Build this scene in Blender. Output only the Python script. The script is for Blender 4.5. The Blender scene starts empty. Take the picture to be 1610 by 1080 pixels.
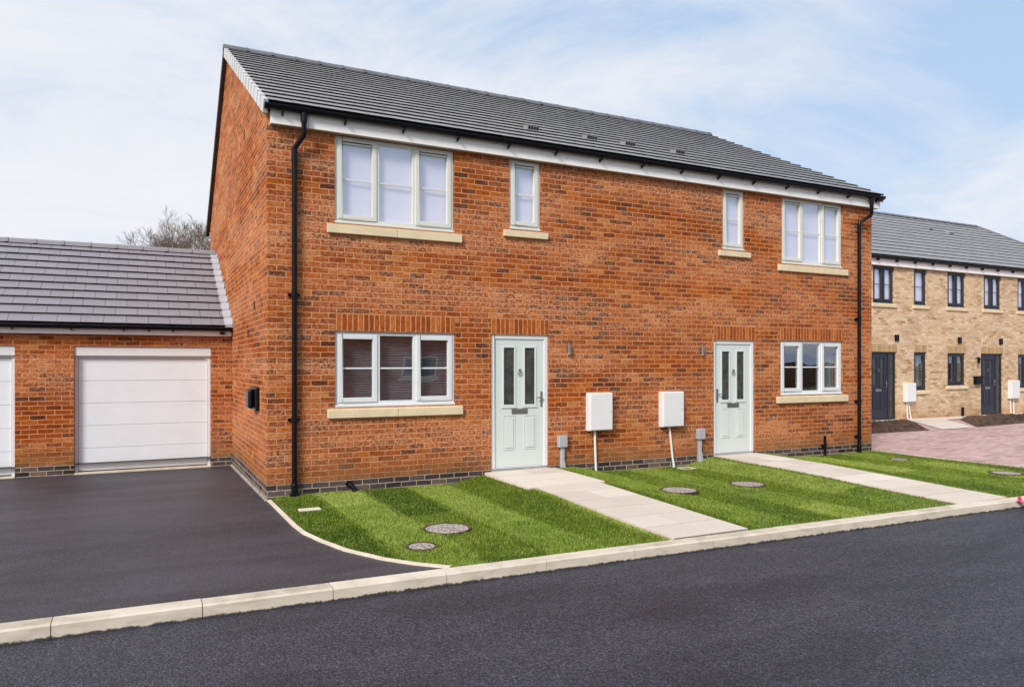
import bpy, bmesh, math, random
import numpy as np
from mathutils import Vector, Matrix
random.seed(7)
rng = np.random.default_rng(7)
S = bpy.context.scene
COL = S.collection

# ------------------------------------------------------------------ camera
cam_d = bpy.data.cameras.new("camera")
cam = bpy.data.objects.new("camera", cam_d); COL.objects.link(cam)
cam.location = (-1.475, -9.949, 1.71)
cam.rotation_euler = (math.radians(90), 0, -math.atan2(0.44968, 0.89319))
cam_d.sensor_width = 36.0
cam_d.lens = 1165.0 / 1610.0 * 36.0
cam_d.shift_y = 33.0 / 1610.0
cam_d.clip_end = 3000
S.camera = cam
S.render.resolution_x = 1024; S.render.resolution_y = 686

# ------------------------------------------------------------------ sky, sun, exposure
SUN_EL, SUN_AZ = 36.0, 234.0      # azimuth clockwise from +Y, where the sun stands
W = bpy.data.worlds.new("World"); S.world = W; W.use_nodes = True
nt = W.node_tree; nt.nodes.clear()
def N(t, kind, **kw):
    n = t.nodes.new(kind)
    for k, v in kw.items(): setattr(n, k, v)
    return n
out = N(nt, 'ShaderNodeOutputWorld'); bg = N(nt, 'ShaderNodeBackground')
sky = N(nt, 'ShaderNodeTexSky', sky_type='NISHITA', sun_disc=False)
sky.sun_elevation = math.radians(SUN_EL); sky.sun_rotation = math.radians(SUN_AZ)
sky.air_density = 1.0; sky.dust_density = 1.5; sky.ozone_density = 1.2
tc = N(nt, 'ShaderNodeTexCoord'); sep = N(nt, 'ShaderNodeSeparateXYZ')
nt.links.new(tc.outputs['Generated'], sep.inputs[0])
def M_(t, op, a, b=None, c=None, clamp=False):
    n = t.nodes.new('ShaderNodeMath'); n.operation = op; n.use_clamp = clamp
    for i, v in enumerate((a, b, c)):
        if v is None: continue
        if isinstance(v, (int, float)): n.inputs[i].default_value = v
        else: t.links.new(v, n.inputs[i])
    return n.outputs[0]
def MIX(t, fac, a, b, blend='MIX'):
    n = t.nodes.new('ShaderNodeMix'); n.data_type = 'RGBA'; n.blend_type = blend; n.clamp_factor = True
    for s, v in ((n.inputs[0], fac), (n.inputs[6], a), (n.inputs[7], b)):
        if isinstance(v, (int, float)): s.default_value = v
        elif isinstance(v, tuple): s.default_value = v if len(v) == 4 else (*v, 1)
        else: t.links.new(v, s)
    return n.outputs[2]
def RAMP(t, fac, stops, interp='LINEAR'):
    n = t.nodes.new('ShaderNodeValToRGB'); cr = n.color_ramp; cr.interpolation = interp
    while len(cr.elements) > 1: cr.elements.remove(cr.elements[-1])
    for i, (p, c) in enumerate(stops):
        e = cr.elements[0] if i == 0 else cr.elements.new(p)
        e.position = p; e.color = c if len(c) == 4 else (*c, 1)
    t.links.new(fac, n.inputs[0]); return n.outputs[0]
def NOISE(t, vec, scale, detail=4, rough=.5, dist=0, dim='3D'):
    n = t.nodes.new('ShaderNodeTexNoise'); n.noise_dimensions = dim
    n.inputs['Scale'].default_value = scale; n.inputs['Detail'].default_value = detail
    n.inputs['Roughness'].default_value = rough; n.inputs['Distortion'].default_value = dist
    if vec is not None: t.links.new(vec, n.inputs['Vector'])
    return n
def MAP(t, vec, loc=(0, 0, 0), rot=(0, 0, 0), sc=(1, 1, 1)):
    n = t.nodes.new('ShaderNodeMapping'); t.links.new(vec, n.inputs[0])
    n.inputs['Location'].default_value = loc; n.inputs['Rotation'].default_value = rot; n.inputs['Scale'].default_value = sc
    return n.outputs[0]
zc = M_(nt, 'ADD', M_(nt, 'MAXIMUM', sep.outputs[2], 0.0), 0.22)
cmb = N(nt, 'ShaderNodeCombineXYZ')
nt.links.new(M_(nt, 'DIVIDE', sep.outputs[0], zc), cmb.inputs[0])
nt.links.new(M_(nt, 'DIVIDE', sep.outputs[1], zc), cmb.inputs[1])
cv = MAP(nt, cmb.outputs[0], loc=(2.3, .7, 0), rot=(0, 0, math.radians(-24)), sc=(.7, 1.05, 1))
n1 = NOISE(nt, cv, 1.35, 10, .64, .6).outputs[0]
n2 = NOISE(nt, MAP(nt, cmb.outputs[0], loc=(5, 1, 3), rot=(0, 0, .3), sc=(.3, .5, 1)), 1.0, 3, .5).outputs[0]
# thicker cloud towards -X (left of the view), clear towards +X
az = M_(nt, 'MULTIPLY', M_(nt, 'SUBTRACT', M_(nt, 'MULTIPLY', sep.outputs[0], .893), M_(nt, 'MULTIPLY', sep.outputs[1], .45)), -.38)
cl = M_(nt, 'ADD', M_(nt, 'ADD', M_(nt, 'MULTIPLY', M_(nt, 'SUBTRACT', n1, .155), 1.35), M_(nt, 'MULTIPLY', n2, .5)), az)
hz = M_(nt, 'MULTIPLY', M_(nt, 'SUBTRACT', .3, sep.outputs[2]), .55)
cl = M_(nt, 'ADD', cl, M_(nt, 'MAXIMUM', hz, 0.0))
cl = M_(nt, 'ADD', cl, .0)
cf = RAMP(nt, cl, [(.46, (0, 0, 0)), (.60, (.38,) * 3), (.74, (.75,) * 3), (.95, (.97,) * 3)])
base = MIX(nt, .75, sky.outputs[0], (5.4, 7.2, 9.7))
skyc = MIX(nt, cf, base, (8.6, 8.6, 8.95))
nt.links.new(skyc, bg.inputs[0]); bg.inputs[1].default_value = 0.069
nt.links.new(bg.outputs[0], out.inputs[0])

sd = bpy.data.lights.new("sun", 'SUN'); sun = bpy.data.objects.new("sun", sd); COL.objects.link(sun)
sd.energy = 2.3; sd.angle = math.radians(16); sd.color = (1, .95, .88)
el, azr = math.radians(SUN_EL), math.radians(SUN_AZ)
to_sun = Vector((math.sin(azr) * math.cos(el), math.cos(azr) * math.cos(el), math.sin(el)))
sun.rotation_euler = to_sun.to_track_quat('Z', 'Y').to_euler()
S.view_settings.view_transform = 'Standard'; S.view_settings.look = 'None'
S.view_settings.exposure = 0.60; S.view_settings.gamma = 1

# ------------------------------------------------------------------ materials
def new_mat(name):
    m = bpy.data.materials.new(name); m.use_nodes = True
    t = m.node_tree; p = t.nodes['Principled BSDF']
    return m, t, p
def BUMP(t, p, h, dist, strength=1.0):
    b = t.nodes.new('ShaderNodeBump'); b.inputs['Distance'].default_value = dist; b.inputs['Strength'].default_value = strength
    t.links.new(h, b.inputs['Height']); t.links.new(b.outputs[0], p.inputs['Normal'])
def simple(name, col, rough=.5, metal=0, var=.06, nscale=3.0, bump=0, bscale=60, spec=.5):
    m, t, p = new_mat(name)
    tcn = t.nodes.new('ShaderNodeTexCoord')
    n = NOISE(t, tcn.outputs['Object'], nscale, 5, .6).outputs[0]
    d = tuple(c * (1 - var * 2) for c in col); l = tuple(min(1, c * (1 + var * 2)) for c in col)
    t.links.new(RAMP(t, n, [(.3, d), (.7, l)]), p.inputs['Base Color'])
    p.inputs['Roughness'].default_value = rough; p.inputs['Metallic'].default_value = metal
    p.inputs['Specular IOR Level'].default_value = spec
    if bump:
        BUMP(t, p, NOISE(t, tcn.outputs['Object'], bscale, 4, .6).outputs[0], bump)
    return m
def brick_mat(name, stops, mortar, patchy=.4, bl=.225, bh=.075, jt=.010, stack=False, dirt=None, white=None, wob=.0045, nz=.35, rough=.9, bump=.006):
    m, t, p = new_mat(name)
    uv = t.nodes.new('ShaderNodeTexCoord').outputs['UV']
    # wobble the joints a little
    wn = NOISE(t, uv, 9.0, 3, .6)
    sv = t.nodes.new('ShaderNodeVectorMath'); sv.operation = 'SUBTRACT'; t.links.new(wn.outputs['Color'], sv.inputs[0]); sv.inputs[1].default_value = (.5, .5, .5)
    sc = t.nodes.new('ShaderNodeVectorMath'); sc.operation = 'SCALE'; t.links.new(sv.outputs[0], sc.inputs[0]); sc.inputs['Scale'].default_value = wob * 2.2
    ad = t.nodes.new('ShaderNodeVectorMath'); ad.operation = 'ADD'; t.links.new(uv, ad.inputs[0]); t.links.new(sc.outputs[0], ad.inputs[1])
    sp = t.nodes.new('ShaderNodeSeparateXYZ'); t.links.new(ad.outputs[0], sp.inputs[0])
    v = M_(t, 'DIVIDE', sp.outputs[1], bh); row = M_(t, 'FLOOR', v); fy = M_(t, 'FRACT', v)
    u = M_(t, 'DIVIDE', sp.outputs[0], bl)
    if not stack:
        par = M_(t, 'FLOORED_MODULO', row, 2.0)
        u = M_(t, 'ADD', u, M_(t, 'MULTIPLY', par, .5))
        wr = t.nodes.new('ShaderNodeTexWhiteNoise'); wr.noise_dimensions = '1D'; t.links.new(row, wr.inputs['W'])
        u = M_(t, 'ADD', u, M_(t, 'MULTIPLY', M_(t, 'SUBTRACT', wr.outputs['Value'], .5), .10))
    col = M_(t, 'FLOOR', u); fx = M_(t, 'FRACT', u)
    dx = M_(t, 'MULTIPLY', M_(t, 'MINIMUM', fx, M_(t, 'SUBTRACT', 1.0, fx)), bl)
    dy = M_(t, 'MULTIPLY', M_(t, 'MINIMUM', fy, M_(t, 'SUBTRACT', 1.0, fy)), bh)
    d = M_(t, 'MINIMUM', dx, dy)
    mr = t.nodes.new('ShaderNodeMapRange'); mr.interpolation_type = 'SMOOTHSTEP'
    t.links.new(d, mr.inputs[0]); mr.inputs[1].default_value = jt * .5 - .0015; mr.inputs[2].default_value = jt * .5 + .003
    mask = mr.outputs[0]
    cb = t.nodes.new('ShaderNodeCombineXYZ'); t.links.new(col, cb.inputs[0]); t.links.new(row, cb.inputs[1])
    wh = t.nodes.new('ShaderNodeTexWhiteNoise'); wh.noise_dimensions = '2D'; t.links.new(cb.outputs[0], wh.inputs['Vector'])
    spw = t.nodes.new('ShaderNodeSeparateColor'); t.links.new(wh.outputs['Color'], spw.inputs[0])
    patch = NOISE(t, uv, .9, 3, .6).outputs[0]
    key = M_(t, 'ADD', spw.outputs[0], M_(t, 'MULTIPLY', M_(t, 'SUBTRACT', patch, .5), patchy), clamp=True)
    bc = RAMP(t, key, stops)
    # drag marks and creases inside each brick
    off = t.nodes.new('ShaderNodeVectorMath'); off.operation = 'MULTIPLY_ADD'
    t.links.new(wh.outputs['Color'], off.inputs[0]); off.inputs[1].default_value = (7, 7, 7); t.links.new(MAP(t, uv, sc=(14, 34, 1)), off.inputs[2])
    cr = NOISE(t, off.outputs[0], 1.0, 5, .65, .5).outputs[0]
    bc = MIX(t, M_(t, 'MULTIPLY', RAMP(t, cr, [(.36, (1,) * 3), (.56, (0,) * 3)]), nz * 1.5), bc, tuple(c * .32 for c in stops[len(stops) // 2][1][:3]))
    bc = MIX(t, M_(t, 'MULTIPLY', RAMP(t, cr, [(.56, (0,) * 3), (.72, (1,) * 3)]), nz * .8), bc, tuple(min(1, c * .55 + .16) for c in stops[-1][1][:3]))
    tone = NOISE(t, MAP(t, uv, loc=(3, 8, 0), sc=(.7, 1.3, 1)), .8, 4, .6).outputs[0]
    bc = MIX(t, 1.0, bc, RAMP(t, tone, [(.32, (.78, .74, .74)), (.5, (1, 1, 1)), (.68, (1.0, 1.0, 1.0))]), 'MULTIPLY')
    bc = MIX(t, M_(t, 'MULTIPLY', RAMP(t, tone, [(.52, (0,) * 3), (.70, (1,) * 3)]), .22), bc, tuple(min(1, q * 1.25) for q in stops[-2][1][:3]))
    mc = MIX(t, RAMP(t, NOISE(t, uv, 11, 4, .65).outputs[0], [(.3, (0,) * 3), (.7, (1,) * 3)]), tuple(c * .74 for c in mortar), tuple(min(1, c * 1.3) for c in mortar))
    c = MIX(t, mask, mc, bc)
    spu = t.nodes.new('ShaderNodeSeparateXYZ'); t.links.new(uv, spu.inputs[0])
    if white:   # mortar smears and salt bloom, in drifting patches
        pn = NOISE(t, MAP(t, uv, loc=(2.2, 5.1, 0), sc=(.28, 1.5, 1)), 1.2, 6, .64, .5).outputs[0]
        fn = NOISE(t, uv, 26, 3, .7).outputs[0]
        w = M_(t, 'MULTIPLY', RAMP(t, pn, [(.40, (0.05,) * 3), (.60, (1,) * 3)]), RAMP(t, fn, [(.40, (0,) * 3), (.60, (1,) * 3)]))
        c = MIX(t, M_(t, 'MULTIPLY', w, white), c, tuple(min(1, q * 1.15 + .03) for q in mortar))
    if dirt:    # mud splash along the foot of the wall, ragged upper edge
        hn = NOISE(t, MAP(t, uv, sc=(1.0, .3, 1)), 1.6, 4, .6).outputs[0]
        lim = M_(t, 'ADD', M_(t, 'MULTIPLY', hn, .8), dirt[1])
        g = M_(t, 'MULTIPLY', M_(t, 'SUBTRACT', lim, spu.outputs[1]), 3.0, clamp=True)
        g = M_(t, 'MULTIPLY', g, RAMP(t, NOISE(t, uv, 7, 4, .7).outputs[0], [(.25, (.35,) * 3), (.6, (1,) * 3)]))
        c = MIX(t, M_(t, 'MULTIPLY', g, dirt[2]), c, dirt[0])
    t.links.new(c, p.inputs['Base Color'])
    p.inputs['Roughness'].default_value = rough; p.inputs['Specular IOR Level'].default_value = .08
    h = M_(t, 'ADD', mask, M_(t, 'MULTIPLY', cr, .55))
    h = M_(t, 'ADD', h, M_(t, 'MULTIPLY', spw.outputs[1], .35))
    BUMP(t, p, h, bump, .8)
    return m

RED = [(0, (.10, .032, .018)), (.05, (.14, .036, .013)), (.14, (.24, .045, .007)), (.36, (.32, .060, .005)),
       (.66, (.41, .086, .006)), (.86, (.49, .12, .013)), (1, (.56, .21, .06))]
MORT = (.60, .29, .15)
MAT = {}
MAT['brick'] = brick_mat('red_brick', RED, MORT, patchy=.75, dirt=((.24, .125, .055), .06, .75), white=.68)
MAT['soldier'] = brick_mat('soldier_brick', [(0, (.30, .062, .012)), (.12, (.36, .075, .013)), (.7, (.46, .11, .018)), (1, (.54, .18, .045))], MORT, jt=.013, patchy=.2, bl=.2255, bh=.0745, stack=True)
MAT['plinth'] = brick_mat('blue_grey_brick', [(0, (.035, .028, .032)), (.5, (.085, .065, .066)), (.85, (.13, .10, .095)), (1, (.20, .14, .11))], (.46, .36, .26), nz=.2)
BUFF = [(0, (.44, .26, .13)), (.07, (.58, .37, .20)), (.3, (.71, .49, .30)), (.75, (.80, .58, .38)), (1, (.86, .67, .48))]
MAT['buff'] = brick_mat('buff_brick', BUFF, (.52, .42, .29), dirt=((.34, .15, .045), .0, .55), nz=.25)
MAT['buff_soldier'] = brick_mat('buff_soldier_brick', [(0, (.44, .27, .12)), (1, (.62, .42, .21))], (.52, .42, .29), bl=.2255, bh=.0745, stack=True, nz=.2)
MAT['paving'] = brick_mat('pink_block_paving', [(0, (.42, .27, .25)), (.5, (.56, .38, .35)), (1, (.66, .48, .44))], (.50, .35, .31), bl=.2, bh=.1, jt=.005, nz=.2, white=.25, bump=.003)
MAT['slab'] = None
MAT['upvc_grey'] = simple('pale_grey_upvc', (.74, .755, .76), .35, var=.015)
MAT['upvc_upper_light'] = simple('pale_upvc_upper_light', (.70, .70, .63), .35, var=.015)  # same frames as downstairs; upper-floor light difference put into the colour
MAT['white'] = simple('white_upvc', (.80, .79, .79), .35, var=.015)
MAT['fascia'] = simple('white_fascia', (.92, .88, .84), .4, var=.02)
MAT['door'] = simple('pale_green_grey_door', (.66, .705, .68), .38, var=.01)
MAT['garage_door'] = simple('white_garage_door', (.82, .84, .88), .42, var=.015, bump=.0006, bscale=90)
MAT['black'] = simple('black_plastic', (.006, .0055, .008), .3, var=.1, spec=.22)
MAT['anthracite'] = simple('dark_grey_upvc', (.022, .022, .030), .38, var=.04)
MAT['navy'] = simple('navy_door', (.020, .022, .040), .38, var=.04)
MAT['stone'] = simple('cast_stone', (.74, .61, .40), .85, var=.045, nscale=5, bump=.0012, bscale=220)
MAT['chrome'] = simple('brushed_steel', (.42, .40, .39), .28, metal=.9, var=.05)
MAT['dark'] = simple('dark_void', (.006, .006, .007), .9)
MAT['grey_plastic'] = simple('grey_plastic', (.42, .43, .47), .5, var=.03)
MAT['blind'] = simple('lavender_white_blind', (.88, .85, .93), .9, var=.01)
MAT['slat'] = simple('grey_blind_slat', (.40, .40, .47), .6, var=.04)
MAT['curtain'] = simple('grey_net_curtain', (.33, .33, .35), .9, var=.05)
MAT['room'] = simple('room_plaster', (.30, .27, .24), .9, var=.03)
MAT['lead'] = simple('pale_grey_verge', (.42, .43, .47), .5, var=.05, nscale=4)
MAT['verge'] = simple('grey_dry_verge', (.62, .62, .63), .5, var=.05, nscale=4)
MAT['soffit'] = simple('bare_soffit', (.42, .36, .28), .7, var=.03)
MAT['bark'] = simple('winter_bark', (.27, .20, .16), .9, var=.2)
MAT['pink'] = simple('pink_red_plastic', (.75, .04, .12), .35, var=.1)
MAT['concrete'] = simple('concrete_edge', (.72, .63, .50), .9, var=.09, nscale=6, bump=.002, bscale=90)
MAT['foliage'] = simple('hedge_foliage', (.045, .06, .03), .9, var=.3, nscale=2)
def tile_mat(name, a, b, rough):
    m, t, p = new_mat(name)
    uv = t.nodes.new('ShaderNodeTexCoord').outputs['UV']
    at = t.nodes.new('ShaderNodeAttribute'); at.attribute_name = 'tint'
    f = M_(t, 'ADD', M_(t, 'MULTIPLY', at.outputs['Fac'], .25), M_(t, 'MULTIPLY', NOISE(t, uv, 3, 5, .65).outputs[0], .75))
    gap_shade = M_(t, 'LESS_THAN', at.outputs['Fac'], -.5)     # shade in the gaps between tiles, painted near-black on their edges
    t.links.new(MIX(t, gap_shade, RAMP(t, f, [(.2, a), (.8, b)]), (.018, .016, .017)), p.inputs['Base Color'])
    p.inputs['Roughness'].default_value = rough
    BUMP(t, p, NOISE(t, uv, 130, 4, .7).outputs[0], .0012)
    return m
MAT['tile'] = tile_mat('grey_concrete_tile', (.235, .228, .225), (.32, .31, .305), .5)
MAT['garage_tile'] = tile_mat('mauve_grey_tile', (.215, .208, .235), (.27, .262, .292), .5)
MAT['brown_shade_board'] = simple('dark_brown_shade_board', (.045, .028, .022), .6, var=.08)
MAT['fence_brown'] = simple('fence_brown', (.16, .095, .06), .9, var=.2)
MAT['ridge'] = simple('ridge_tile_grey', (.13, .13, .14), .5, var=.1, nscale=4)
def glass_mat(name, refl, tint, wav):
    m = bpy.data.materials.new(name); m.use_nodes = True; t = m.node_tree; t.nodes.clear()
    o = t.nodes.new('ShaderNodeOutputMaterial'); g = t.nodes.new('ShaderNodeBsdfGlossy'); tr = t.nodes.new('ShaderNodeBsdfTransparent')
    mx = t.nodes.new('ShaderNodeMixShader'); g.inputs['Roughness'].default_value = .012; g.inputs['Color'].default_value = (.95, .95, 1, 1)
    gm = t.nodes.new('ShaderNodeNewGeometry'); ff = M_(t, 'SUBTRACT', 1.0, gm.outputs['Backfacing'])
    t.links.new(MIX(t, ff, (1, 1, 1), tint), tr.inputs[0])
    fr = t.nodes.new('ShaderNodeFresnel'); fr.inputs[0].default_value = 1.5
    f = M_(t, 'MULTIPLY', M_(t, 'ADD', M_(t, 'MULTIPLY', fr.outputs[0], 1.3), refl, clamp=True), ff)
    t.links.new(f, mx.inputs[0]); t.links.new(tr.outputs[0], mx.inputs[1]); t.links.new(g.outputs[0], mx.inputs[2]); t.links.new(mx.outputs[0], o.inputs[0])
    b = t.nodes.new('ShaderNodeBump'); b.inputs['Distance'].default_value = wav; b.inputs['Strength'].default_value = 1
    tcn = t.nodes.new('ShaderNodeTexCoord'); t.links.new(NOISE(t, tcn.outputs['Object'], 2.2, 1, .3).outputs[0], b.inputs['Height'])
    t.links.new(b.outputs[0], g.inputs['Normal'])
    return m
MAT['glass'] = glass_mat('window_glass', .20, (.80, .82, .82), .0022)
MAT['glass_up'] = glass_mat('window_glass_bright', .26, (.97, .97, 1), .002)
MAT['glass_frost'] = simple('obscure_glass', (.055, .058, .055), .22, var=.25, nscale=9, bump=.0015, bscale=50)
def asphalt(name, lo, hi, scale, rough, bump, patchy):
    m, t, p = new_mat(name)
    ob = t.nodes.new('ShaderNodeTexCoord').outputs['Object']
    v = t.nodes.new('ShaderNodeTexVoronoi'); v.inputs['Scale'].default_value = scale; t.links.new(ob, v.inputs['Vector'])
    sp = t.nodes.new('ShaderNodeSeparateColor'); t.links.new(v.outputs['Color'], sp.inputs[0])
    big = NOISE(t, MAP(t, ob, rot=(0, 0, .05), sc=(.35, 1.1, 1)), .9, 6, .62, .5).outputs[0]
    mid = NOISE(t, ob, scale * 1.1, 3, .8).outputs[0]
    f = M_(t, 'ADD', M_(t, 'MULTIPLY', sp.outputs[0], .55), M_(t, 'MULTIPLY', mid, .45))
    c = RAMP(t, f, [(.2, lo), (.55, tuple(x * .75 for x in hi)), (.74, tuple(x * 1.5 for x in hi)), (.86, tuple(x * 3.2 for x in hi))])
    pf = RAMP(t, big, [(.35, (0,) * 3), (.7, (1,) * 3)])
    c = MIX(t, M_(t, 'MULTIPLY', pf, patchy), c, tuple(x * 1.9 for x in hi))
    # sparse pale grit
    g = t.nodes.new('ShaderNodeTexVoronoi'); g.inputs['Scale'].default_value = 5.5; t.links.new(ob, g.inputs['Vector'])
    c = MIX(t, M_(t, 'MULTIPLY', RAMP(t, g.outputs['Distance'], [(.03, (1,) * 3), (.05, (0,) * 3)]), .6), c, (.30, .27, .25))
    # roller bands and dusty scuffs
    dn = NOISE(t, MAP(t, ob, loc=(4, 9, 0), rot=(0, 0, .35), sc=(.5, 2.4, 1)), 1.1, 7, .68, .9).outputs[0]
    fn = NOISE(t, ob, 38, 3, .75).outputs[0]
    dm = M_(t, 'MULTIPLY', RAMP(t, dn, [(.56, (0,) * 3), (.70, (1,) * 3)]), RAMP(t, fn, [(.42, (0,) * 3), (.62, (1,) * 3)]))
    c = MIX(t, M_(t, 'MULTIPLY', dm, .5), c, (.15, .135, .13))
    dk = RAMP(t, NOISE(t, MAP(t, ob, loc=(1, 3, 0), sc=(.6, 1.6, 1)), .8, 5, .6, .4).outputs[0], [(.36, (1,) * 3), (.52, (0,) * 3)])
    c = MIX(t, M_(t, 'MULTIPLY', dk, .45), c, lo)
    t.links.new(c, p.inputs['Base Color']); p.inputs['Roughness'].default_value = rough; p.inputs['Specular IOR Level'].default_value = .45
    h = M_(t, 'ADD', M_(t, 'MULTIPLY', M_(t, 'SUBTRACT', 1.0, v.outputs['Distance']), 1.0), M_(t, 'MULTIPLY', mid, .8))
    BUMP(t, p, h, bump, .9)
    return m
MAT['road'] = asphalt('road_asphalt', (.004, .004, .006), (.046, .045, .063), 85, .5, .007, .16)
MAT['drive'] = asphalt('drive_asphalt', (.006, .0055, .008), (.044, .041, .052), 95, .5, .006, .75)
def slab_mat():
    m, t, p = new_mat('paving_slab')
    ob = t.nodes.new('ShaderNodeTexCoord').outputs['Object']
    n = NOISE(t, ob, 1.3, 5, .6).outputs[0]; n3 = NOISE(t, ob, 40, 4, .7).outputs[0]
    at = t.nodes.new('ShaderNodeAttribute'); at.attribute_name = 'tint'
    f = M_(t, 'ADD', M_(t, 'MULTIPLY', n, .4), M_(t, 'ADD', M_(t, 'MULTIPLY', n3, .2), M_(t, 'MULTIPLY', at.outputs['Fac'], .4)))
    t.links.new(RAMP(t, f, [(.2, (.58, .50, .42)), (.75, (.78, .70, .61))]), p.inputs['Base Color'])
    p.inputs['Roughness'].default_value = .85; BUMP(t, p, n3, .0015)
    return m
MAT['slab'] = slab_mat()
def kerb_mat():
    m, t, p = new_mat('concrete_kerb')
    ob = t.nodes.new('ShaderNodeTexCoord').outputs['Object']
    sp = t.nodes.new('ShaderNodeSeparateXYZ'); t.links.new(ob, sp.inputs[0])
    n = NOISE(t, MAP(t, ob, sc=(1, 1, 3)), 3.0, 6, .65, .3).outputs[0]
    at = t.nodes.new('ShaderNodeAttribute'); at.attribute_name = 'tint'
    c = RAMP(t, M_(t, 'ADD', M_(t, 'MULTIPLY', n, .75), M_(t, 'MULTIPLY', at.outputs['Fac'], .25)), [(.30, (.42, .35, .27)), (.5, (.64, .56, .45)), (.72, (.76, .68, .57))])
    # tar and grit along the foot, ragged
    e = M_(t, 'MULTIPLY', M_(t, 'SUBTRACT', M_(t, 'MULTIPLY', NOISE(t, ob, 16, 4, .7).outputs[0], .055), M_(t, 'ADD', sp.outputs[2], .108)), 90.0, clamp=True)
    c = MIX(t, e, c, (.05, .045, .042))
    t.links.new(c, p.inputs['Base Color']); p.inputs['Roughness'].default_value = .9
    BUMP(t, p, NOISE(t, ob, 120, 4, .7).outputs[0], .0016)
    return m
MAT['kerb'] = kerb_mat()
def grass_mat(name, dark):
    m, t, p = new_mat(name)
    ob = t.nodes.new('ShaderNodeTexCoord').outputs['Object']
    sp = t.nodes.new('ShaderNodeSeparateXYZ'); t.links.new(ob, sp.inputs[0])
    wob = NOISE(t, ob, 1.4, 3, .6).outputs[0]
    # strips of turf, laid square to the house; sheen of alternate lean painted in
    u = M_(t, 'DIVIDE', M_(t, 'ADD', sp.outputs[0], M_(t, 'MULTIPLY', wob, .12)), .62)
    r = M_(t, 'FLOOR', u)
    w = t.nodes.new('ShaderNodeTexWhiteNoise'); w.noise_dimensions = '2D'
    vv = M_(t, 'FLOOR', M_(t, 'DIVIDE', M_(t, 'ADD', sp.outputs[1], M_(t, 'ADD', M_(t, 'MULTIPLY', r, .83), M_(t, 'MULTIPLY', wob, .4))), 2.1))
    cb = t.nodes.new('ShaderNodeCombineXYZ'); t.links.new(r, cb.inputs[0]); t.links.new(vv, cb.inputs[1]); t.links.new(cb.outputs[0], w.inputs['Vector'])
    par = M_(t, 'FLOORED_MODULO', r, 2.0)
    f = M_(t, 'ADD', M_(t, 'MULTIPLY', par, .20), M_(t, 'MULTIPLY', w.outputs['Value'], .46))
    f = M_(t, 'ADD', f, M_(t, 'MULTIPLY', M_(t, 'SUBTRACT', NOISE(t, ob, 2.6, 6, .7).outputs[0], .5), 1.2))
    f = M_(t, 'ADD', f, M_(t, 'MULTIPLY', M_(t, 'SUBTRACT', NOISE(t, ob, 24, 4, .75).outputs[0], .5), .8))
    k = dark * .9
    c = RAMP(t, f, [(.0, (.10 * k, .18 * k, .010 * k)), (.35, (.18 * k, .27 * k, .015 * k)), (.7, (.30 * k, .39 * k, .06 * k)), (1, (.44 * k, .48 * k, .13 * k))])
    if dark == 1:
        at = t.nodes.new('ShaderNodeAttribute'); at.attribute_name = 'tint'
        c = MIX(t, M_(t, 'MULTIPLY', RAMP(t, at.outputs['Fac'], [(.72, (0,) * 3), (.92, (1,) * 3)]), .6), c, (.44, .40, .15))
        p.inputs['Subsurface Weight'].default_value = 0
    t.links.new(c, p.inputs['Base Color']); p.inputs['Roughness'].default_value = .6; p.inputs['Specular IOR Level'].default_value = .25
    return m
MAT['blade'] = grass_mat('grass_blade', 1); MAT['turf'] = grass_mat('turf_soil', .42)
MAT['ground'] = simple('far_ground', (.09, .10, .05), .95, var=.25, nscale=.15)
MAT['pointing'] = simple('brown_pointing', (.12, .09, .065), .95, var=.2)
MAT['gravel_grey'] = simple('grey_mortar_fillet', (.28, .24, .21), .95, var=.2, nscale=9)
MAT['soil'] = simple('brown_soil', (.085, .045, .028), .95, var=.35, nscale=6, bump=.03, bscale=14)
def gravel_mat():
    m, t, p = new_mat('gravel_filled_cover')
    ob = t.nodes.new('ShaderNodeTexCoord').outputs['Object']
    v = t.nodes.new('ShaderNodeTexVoronoi'); v.inputs['Scale'].default_value = 55; t.links.new(ob, v.inputs['Vector'])
    sp = t.nodes.new('ShaderNodeSeparateColor'); t.links.new(v.outputs['Color'], sp.inputs[0])
    t.links.new(RAMP(t, sp.outputs[0], [(0, (.16, .13, .11)), (.5, (.38, .33, .29)), (1, (.66, .6, .54))]), p.inputs['Base Color'])
    p.inputs['Roughness'].default_value = .9; BUMP(t, p, M_(t, 'SUBTRACT', 1.0, v.outputs['Distance']), .012)
    return m
MAT['gravel'] = gravel_mat()

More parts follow.
